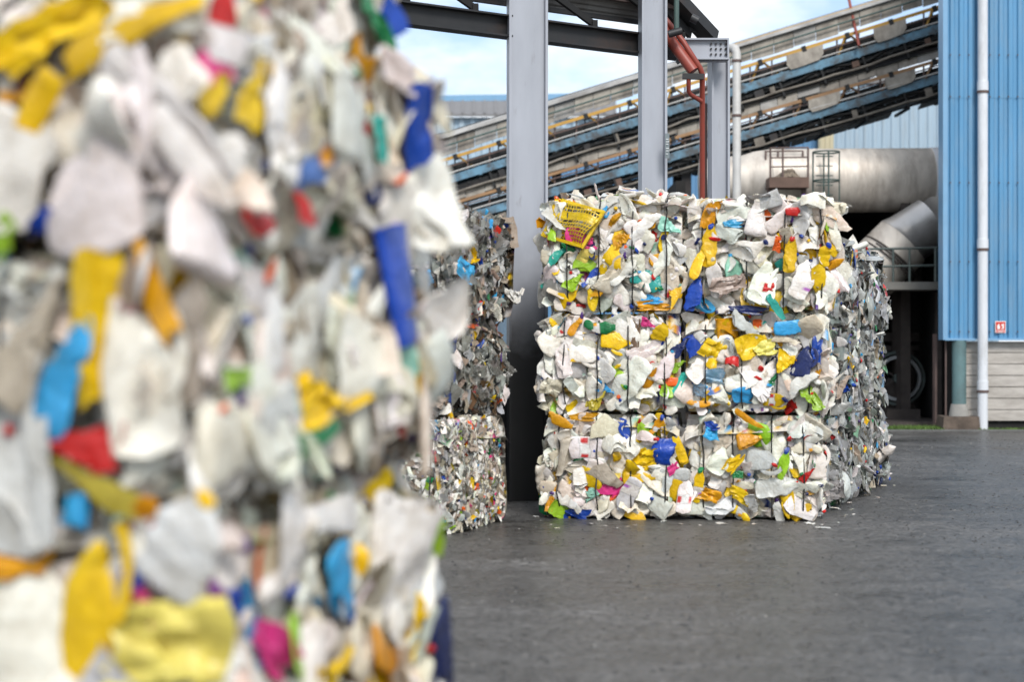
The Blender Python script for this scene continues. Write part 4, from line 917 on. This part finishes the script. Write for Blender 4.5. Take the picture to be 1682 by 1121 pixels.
# --- the sharp stack of six white bales
C0 = (3.06, 16.77); y0 = R(8.0)
zz = [0, 1.05, 2.065, 3.22]
lab = {(0, 0): 'white bottle bale at the bottom right of the sharp front stack', (1, 0): 'white bottle bale with a dark blue jug, middle right of the sharp stack', (2, 0): 'white bottle bale with big yellow bottles, top right of the sharp stack',
       (0, 1): 'white bottle bale with blue scraps at its foot, bottom left of the sharp stack', (1, 1): 'white bottle bale with a green bottle near its top, middle left of the sharp stack', (2, 1): 'white bottle bale with a yellow crate at its corner, top left'}
wid = {(2, 0): 1.46, (1, 0): 1.40}
offs = {(0, 0): (0.0, 0), (1, 0): (-.05, .03), (2, 0): (-.13, .0), (0, 1): (1.41, -.01), (1, 1): (1.40, .02), (2, 1): (1.385, .04)}
st = {}
for (lv, i), lb in lab.items():
    faces = dict(front=1.15, right=1.3) if i == 0 else dict(front=1.15, left=1.0)
    if lv == 2: faces['top'] = .6
    b = Bale('plastic_bale', lb, 'white bottle bales of the sharp stack', C0, y0, (offs[lv, i][0], offs[lv, i][1], zz[lv]), (wid.get((lv, i), 1.355), 1.15, zz[lv + 1] - zz[lv] - .012), PAL_WHITE, faces, dict(front=100, right=45, top=16) if i == 0 else dict(front=100, left=14, top=16), 200 + lv * 2 + i, MIX_W, sz=(.16, .37), wires=4)
    st[lv, i] = b
# yellow crate panel
def crate_mesh():
    mb = MB()
    for i in range(15):
        x = -.5 + i / 14
        for j in range(10):
            if rng.random() < .2: continue
            mb.box(x - .011, x + .011, -.5 + j / 10, -.4 + j / 10, -.02, .02)
    for j in range(11):
        y = -.5 + j / 10
        for i in range(14): mb.box(-.5 + i / 14, -.5 + (i + 1) / 14, y - .014, y + .014, -.024, .024)
    for i in range(14): mb.box(-.5 + i / 14, -.5 + (i + 1) / 14, .12, .3, -.018, .018)
    mb.box(-.54, .54, .5, .58, -.3, .06); mb.box(-.54, .54, -.58, -.5, -.3, .06); mb.box(-.58, -.5, -.58, .58, -.3, .06); mb.box(.5, .58, -.58, .58, -.3, .06)
    p = np.array(mb.v); p[:, 2] += .5 * np.sin(p[:, 0] * 3.4 + 1.2 * p[:, 1]) + .16 * np.cos(p[:, 1] * 5 + p[:, 0]); p[:, 0] += .12 * p[:, 1] + .05 * np.sin(p[:, 1] * 6); p[:, 1] += .09 * np.sin(p[:, 0] * 4); return mesh_from('broken_crate', p, mb.f, np.zeros((len(p), 4)), 30)
st[2, 1].sign(940, 367, 60, 54, -24, 'yellow', '', out=.065, tilt=.16, name='broken_crate', label='broken yellow plastic crate', mesh=crate_mesh())
for lv, i, *a in [
  (2, 1, 1020, 383, 30, 22, 80, 'yellow', 'jug'), (2, 1, 958, 425, 40, 20, 55, 'pale', 'bottle'), (2, 1, 935, 412, 30, 16, -20, 'green', 'bottle'), (2, 1, 940, 462, 30, 26, 70, 'lime', 'film'), (2, 1, 1062, 460, 50, 30, -20, 'teal', 'bottle'), (2, 1, 1070, 492, 36, 16, 0, 'sky', 'film'), (2, 1, 975, 490, 36, 22, 110, 'yellow', 'jug'), (2, 1, 985, 475, 34, 18, 60, 'gold', 'bottle'), (2, 1, 1075, 502, 60, 16, 0, 'gold', 'film'), (2, 1, 1105, 490, 42, 20, 60, 'yellow', 'shard'), (2, 1, 1030, 345, 50, 26, -50, 'white', 'jug'), (2, 1, 1090, 420, 52, 30, 60, 'white', 'bottle'), (2, 1, 1010, 425, 56, 26, 10, 'cream', 'bottle'), (2, 1, 972, 455, 40, 16, 60, 'blue', 'bottle'), (2, 1, 1082, 425, 30, 16, 20, 'gold', 'shard'), (2, 1, 1100, 370, 34, 28, 0, 'mint', 'film'),
  (2, 0, 1165, 405, 60, 24, 85, 'yellow', 'bottle'), (2, 0, 1150, 425, 66, 22, 80, 'yellow', 'bottle'), (2, 0, 1168, 352, 44, 26, 80, 'gold', 'film'), (2, 0, 1200, 345, 54, 40, 20, 'white', 'shard'), (2, 0, 1206, 368, 32, 14, 10, 'sky', 'film'), (2, 0, 1195, 385, 40, 26, -20, 'milky', 'jug'), (2, 0, 1245, 360, 52, 34, 80, 'white', 'jug'), (2, 0, 1298, 420, 50, 20, 82, 'yellow', 'bottle'), (2, 0, 1230, 415, 60, 42, 20, 'white', 'jug'), (2, 0, 1255, 465, 64, 40, 70, 'white', 'jug'), (2, 0, 1302, 348, 22, 14, 0, 'red', 'tub'), (2, 0, 1262, 330, 38, 26, 20, 'milky', 'tub'), (2, 0, 1140, 485, 50, 24, 80, 'blue', 'bottle'), (2, 0, 1275, 505, 44, 14, -50, 'teal', 'bottle'), (2, 0, 1195, 470, 58, 30, 10, 'tan', 'film'), (2, 0, 1320, 460, 60, 32, 70, 'white', 'bottle'), (2, 0, 1175, 460, 54, 26, 100, 'white', 'bottle'), (2, 0, 1355, 420, 34, 20, 80, 'yellow', 'bottle'), (2, 0, 1335, 330, 36, 26, 0, 'white', 'tub'), (2, 0, 1278, 402, 24, 14, 80, 'orange', 'film'), (2, 0, 1262, 472, 18, 14, 0, 'red', 'film'),
  (1, 1, 985, 537, 46, 24, 5, 'green', 'bottle'), (1, 1, 1012, 563, 46, 36, -10, 'yellow', 'jug'), (1, 1, 1085, 547, 30, 24, 60, 'yellow', 'bottle'), (1, 1, 945, 535, 34, 16, 70, 'gold', 'bottle'), (1, 1, 1012, 618, 46, 22, -35, 'lime', 'bottle'), (1, 1, 993, 635, 30, 22, 0, 'sky', 'film'), (1, 1, 978, 655, 36, 22, 70, 'olive', 'film'), (1, 1, 1098, 635, 34, 22, 70, 'lime', 'bottle'), (1, 1, 1020, 655, 52, 20, 45, 'white', 'bottle'), (1, 1, 1063, 637, 38, 34, 0, 'white', 'jug'), (1, 1, 965, 585, 56, 34, 0, 'white', 'jug'), (1, 1, 925, 590, 56, 26, 95, 'white', 'bottle'), (1, 1, 1115, 570, 36, 22, 70, 'navy', 'film'), (1, 1, 1118, 628, 40, 14, 70, 'teal', 'film'), (1, 1, 1070, 620, 40, 16, 60, 'gold', 'shard'), (1, 1, 1065, 530, 22, 18, 0, 'pink', 'film'), (1, 1, 1110, 600, 24, 20, 60, 'lime', 'film'), (1, 1, 1060, 575, 56, 32, 30, 'white', 'bottle'), (1, 1, 1044, 558, 62, 13, 84, 'brown', 'film'),
  (1, 0, 1170, 573, 40, 30, -20, 'yellow', 'film'), (1, 0, 1235, 567, 48, 36, 20, 'yellow', 'jug'), (1, 0, 1260, 573, 36, 26, 30, 'pale', 'film'), (1, 0, 1225, 533, 50, 28, -25, 'milky', 'bottle'), (1, 0, 1293, 538, 40, 24, 0, 'sky', 'tub'), (1, 0, 1322, 595, 48, 38, 80, 'navy', 'jug'), (1, 0, 1342, 575, 40, 18, 80, 'blue', 'film'), (1, 0, 1175, 620, 30, 28, 0, 'bluec', 'tub'), (1, 0, 1225, 650, 40, 28, 10, 'sky', 'jug'), (1, 0, 1248, 640, 46, 15, 65, 'white', 'bottle'), (1, 0, 1272, 660, 36, 24, 0, 'yellow', 'jug'), (1, 0, 1330, 655, 46, 26, -60, 'lime', 'film'), (1, 0, 1290, 595, 36, 26, 80, 'yellow', 'film'), (1, 0, 1148, 663, 36, 14, 5, 'gold', 'bottle'), (1, 0, 1145, 640, 30, 22, 0, 'bluec', 'film'), (1, 0, 1150, 605, 46, 28, 50, 'white', 'bottle'), (1, 0, 1230, 510, 60, 14, 0, 'navy', 'film'), (1, 0, 1202, 594, 20, 16, 0, 'red', 'tub'), (1, 0, 1290, 558, 46, 14, -5, 'cream', 'shard'), (1, 0, 1135, 617, 26, 16, 70, 'blue', 'shard'),
  (0, 1, 920, 692, 40, 16, -25, 'gold', 'bottle'), (0, 1, 960, 686, 46, 14, 5, 'gold', 'film'), (0, 1, 1065, 750, 52, 34, 35, 'yellow', 'film'), (0, 1, 1050, 788, 48, 22, 0, 'yellow', 'jug'), (0, 1, 1080, 700, 30, 18, 70, 'gold', 'bottle'), (0, 1, 920, 840, 34, 24, -30, 'lime', 'bottle'), (0, 1, 950, 846, 40, 16, 0, 'blue', 'film'), (0, 1, 1045, 850, 44, 22, -25, 'yellow', 'jug'), (0, 1, 1008, 788, 22, 18, 0, 'pale', 'film'), (0, 1, 968, 740, 60, 40, 0, 'white', 'jug'), (0, 1, 1000, 730, 60, 28, -30, 'white', 'bottle'), (0, 1, 1078, 830, 44, 30, -30, 'milky', 'tub'), (0, 1, 970, 812, 26, 16, 30, 'mint', 'film'), (0, 1, 905, 820, 44, 14, 85, 'gold', 'film'), (0, 1, 950, 752, 18, 14, 60, 'green', 'film'),
  (0, 0, 1147, 800, 50, 16, 80, 'yellow', 'bottle'), (0, 0, 1165, 815, 34, 22, -20, 'gold', 'film'), (0, 0, 1205, 760, 40, 20, 50, 'yellow', 'film'), (0, 0, 1230, 725, 36, 24, 10, 'gold', 'jug'), (0, 0, 1255, 760, 56, 38, 0, 'milky', 'jug'), (0, 0, 1287, 765, 44, 16, 80, 'lime', 'bottle'), (0, 0, 1215, 815, 34, 24, -20, 'yellow', 'film'), (0, 0, 1295, 825, 44, 26, -60, 'yellow', 'jug'), (0, 0, 1117, 740, 44, 14, 110, 'yellow', 'shard'), (0, 0, 1230, 690, 50, 12, -40, 'gold', 'bottle'), (0, 0, 1325, 780, 28, 14, 60, 'red', 'film'), (0, 0, 1170, 700, 24, 16, 0, 'blue', 'film'), (0, 0, 1170, 715, 18, 26, 70, 'sky', 'film'), (0, 0, 1185, 760, 40, 34, 60, 'white', 'jug'), (0, 0, 1128, 815, 54, 28, 85, 'white', 'jug'), (0, 0, 1275, 800, 60, 30, 10, 'milky', 'bottle'), (0, 0, 1212, 780, 16, 12, 0, 'green', 'film'), (0, 0, 1105, 770, 22, 14, 40, 'pink', 'film')]:
    st[lv, i].sign(*a, out=.035, tilt=.18)
for b in st.values(): b.finish()

# --- grey clear-bottle bales standing behind it to the right
gz = [0, .97, 1.93, 2.86]; gd = 1.28; gl = ['front', 'middle', 'rear']; gh = ['lowest', 'middle layer', 'top']
for j in range(3):
    for lv in range(3):
        faces = dict(right=1.25)
        if j == 0: faces['front'] = .5
        if lv == 2: faces['top'] = .4
        if j == 2: faces['back'] = .3
        b = Bale('clear_bottle_bale', f'grey clear-plastic bale, {gh[lv]} one of the {gl[j]} column behind the white stack', 'grey clear-plastic bales behind the white stack', (3.47 + .0 * lv, 18.05), R(19), (rng.uniform(-.05, .04), j * (gd + .02), gz[lv]), (1.12, gd, gz[lv + 1] - gz[lv] - .012), PAL_PET, faces, dict(right=60, front=25), 300 + j * 3 + lv, MIX_P, clear=.6, ff=.5, capf=.06, sz=(.17, .36), wires=3, edge_tilt=.55)
        b.finish()

# --- the stack at the left of the column
C1 = (-.575, 15.62); y1 = R(22)
lz = [0, 1.06, 2.0, 3.03]
ll = ['white shredded-film bale speckled with bright colours at the foot of the left stack', 'grey-brown film bale in the middle of the left stack', 'grey-brown film bale with a light blue bag topping the left stack']
for lv in range(3):
    for j in range(1):
        faces = dict(right=1.5, front=1.2)
        if lv == 2: faces['top'] = .6
        b = Bale('film_bale', ll[lv], 'mixed bales of the left stack', C1 if lv == 0 else (-.54 - .06 * (lv == 1), 15.9), y1, (.0, .0, lz[lv]), (1.2, [1.5, 1.45, 1.62][lv], lz[lv + 1] - lz[lv] - .012), [PAL_SHRED, PAL_FILM, PAL_FILM][lv], faces, dict(right=95, front=50), 400 + lv, [MIX_S, MIX_F, MIX_F][lv], clear=.4, capf=.012, sz=[(.055, .13), (.09, .22), (.09, .24)][lv], wires=3, edge_tilt=.5)
        if lv == 2: b.sign(764, 444, 36, 30, -20, 'sky', 'film', fc='right', out=.03); b.sign(843, 478, 24, 26, 60, 'white', 'film', fc='right', out=.02)
        if lv == 1: b.sign(742, 560, 30, 20, 70, 'navy', 'film', fc='right', out=.03); b.sign(748, 590, 34, 18, -60, 'white', 'bottle', fc='right', out=.04)
        b.finish()

# --- scraps on the yard
rng = np.random.default_rng(55)
spots = [(int(rng.uniform(885, 1360)), rng.uniform(858, 872), rng.uniform(4, 12)) for _ in range(16)] + [(int(1362 + t * 110 + rng.uniform(0, 14)), 856 - t * 72 + rng.uniform(0, 10), rng.uniform(4, 11)) for t in rng.uniform(0, 1, 9)] + [(int(rng.uniform(800, 1660)), rng.uniform(760, 1080), rng.uniform(2.5, 5)) for _ in range(12)] + [(1352, 868, 26), (1384, 850, 12), (1372, 838, 16), (1330, 862, 18), (1185, 861, 24), (1090, 858, 14), (1450, 800, 12), (1441, 772, 8), (1462, 780, 10), (1395, 828, 14), (1410, 822, 9), (1422, 815, 11), (1240, 862, 14), (1140, 1050, 7), (985, 857, 12), (880, 850, 12), (1365, 818, 10), (1475, 766, 8), (1402, 846, 6), (1150, 864, 10)]
for k, (px, py, w) in enumerate(spots):
    q = G(px, py); D = q.y; L_ = w / F * D; cn = ['white', 'white', 'milky', 'cream', 'white'][k % 5]
    me = LIB['shard'][k % 12][0] if k % 2 else LIB['film'][k % 12][0]
    o = bpy.data.objects.new('plastic_scrap', me); col.objects.link(o); th = L_ * .28
    zmin = min(v.co.z for v in me.vertices)
    o.location = (q.x, q.y, -zmin * th + .001); o.scale = (L_, L_ * .7, th); o.rotation_euler = (0, 0, rng.uniform(0, 6.3)); o.color = (*tint(cn), 1)
    tag(o, 'small pale plastic scrap lying on the wet asphalt near the bales', 'scrap', 'pale plastic scraps lying on the asphalt')
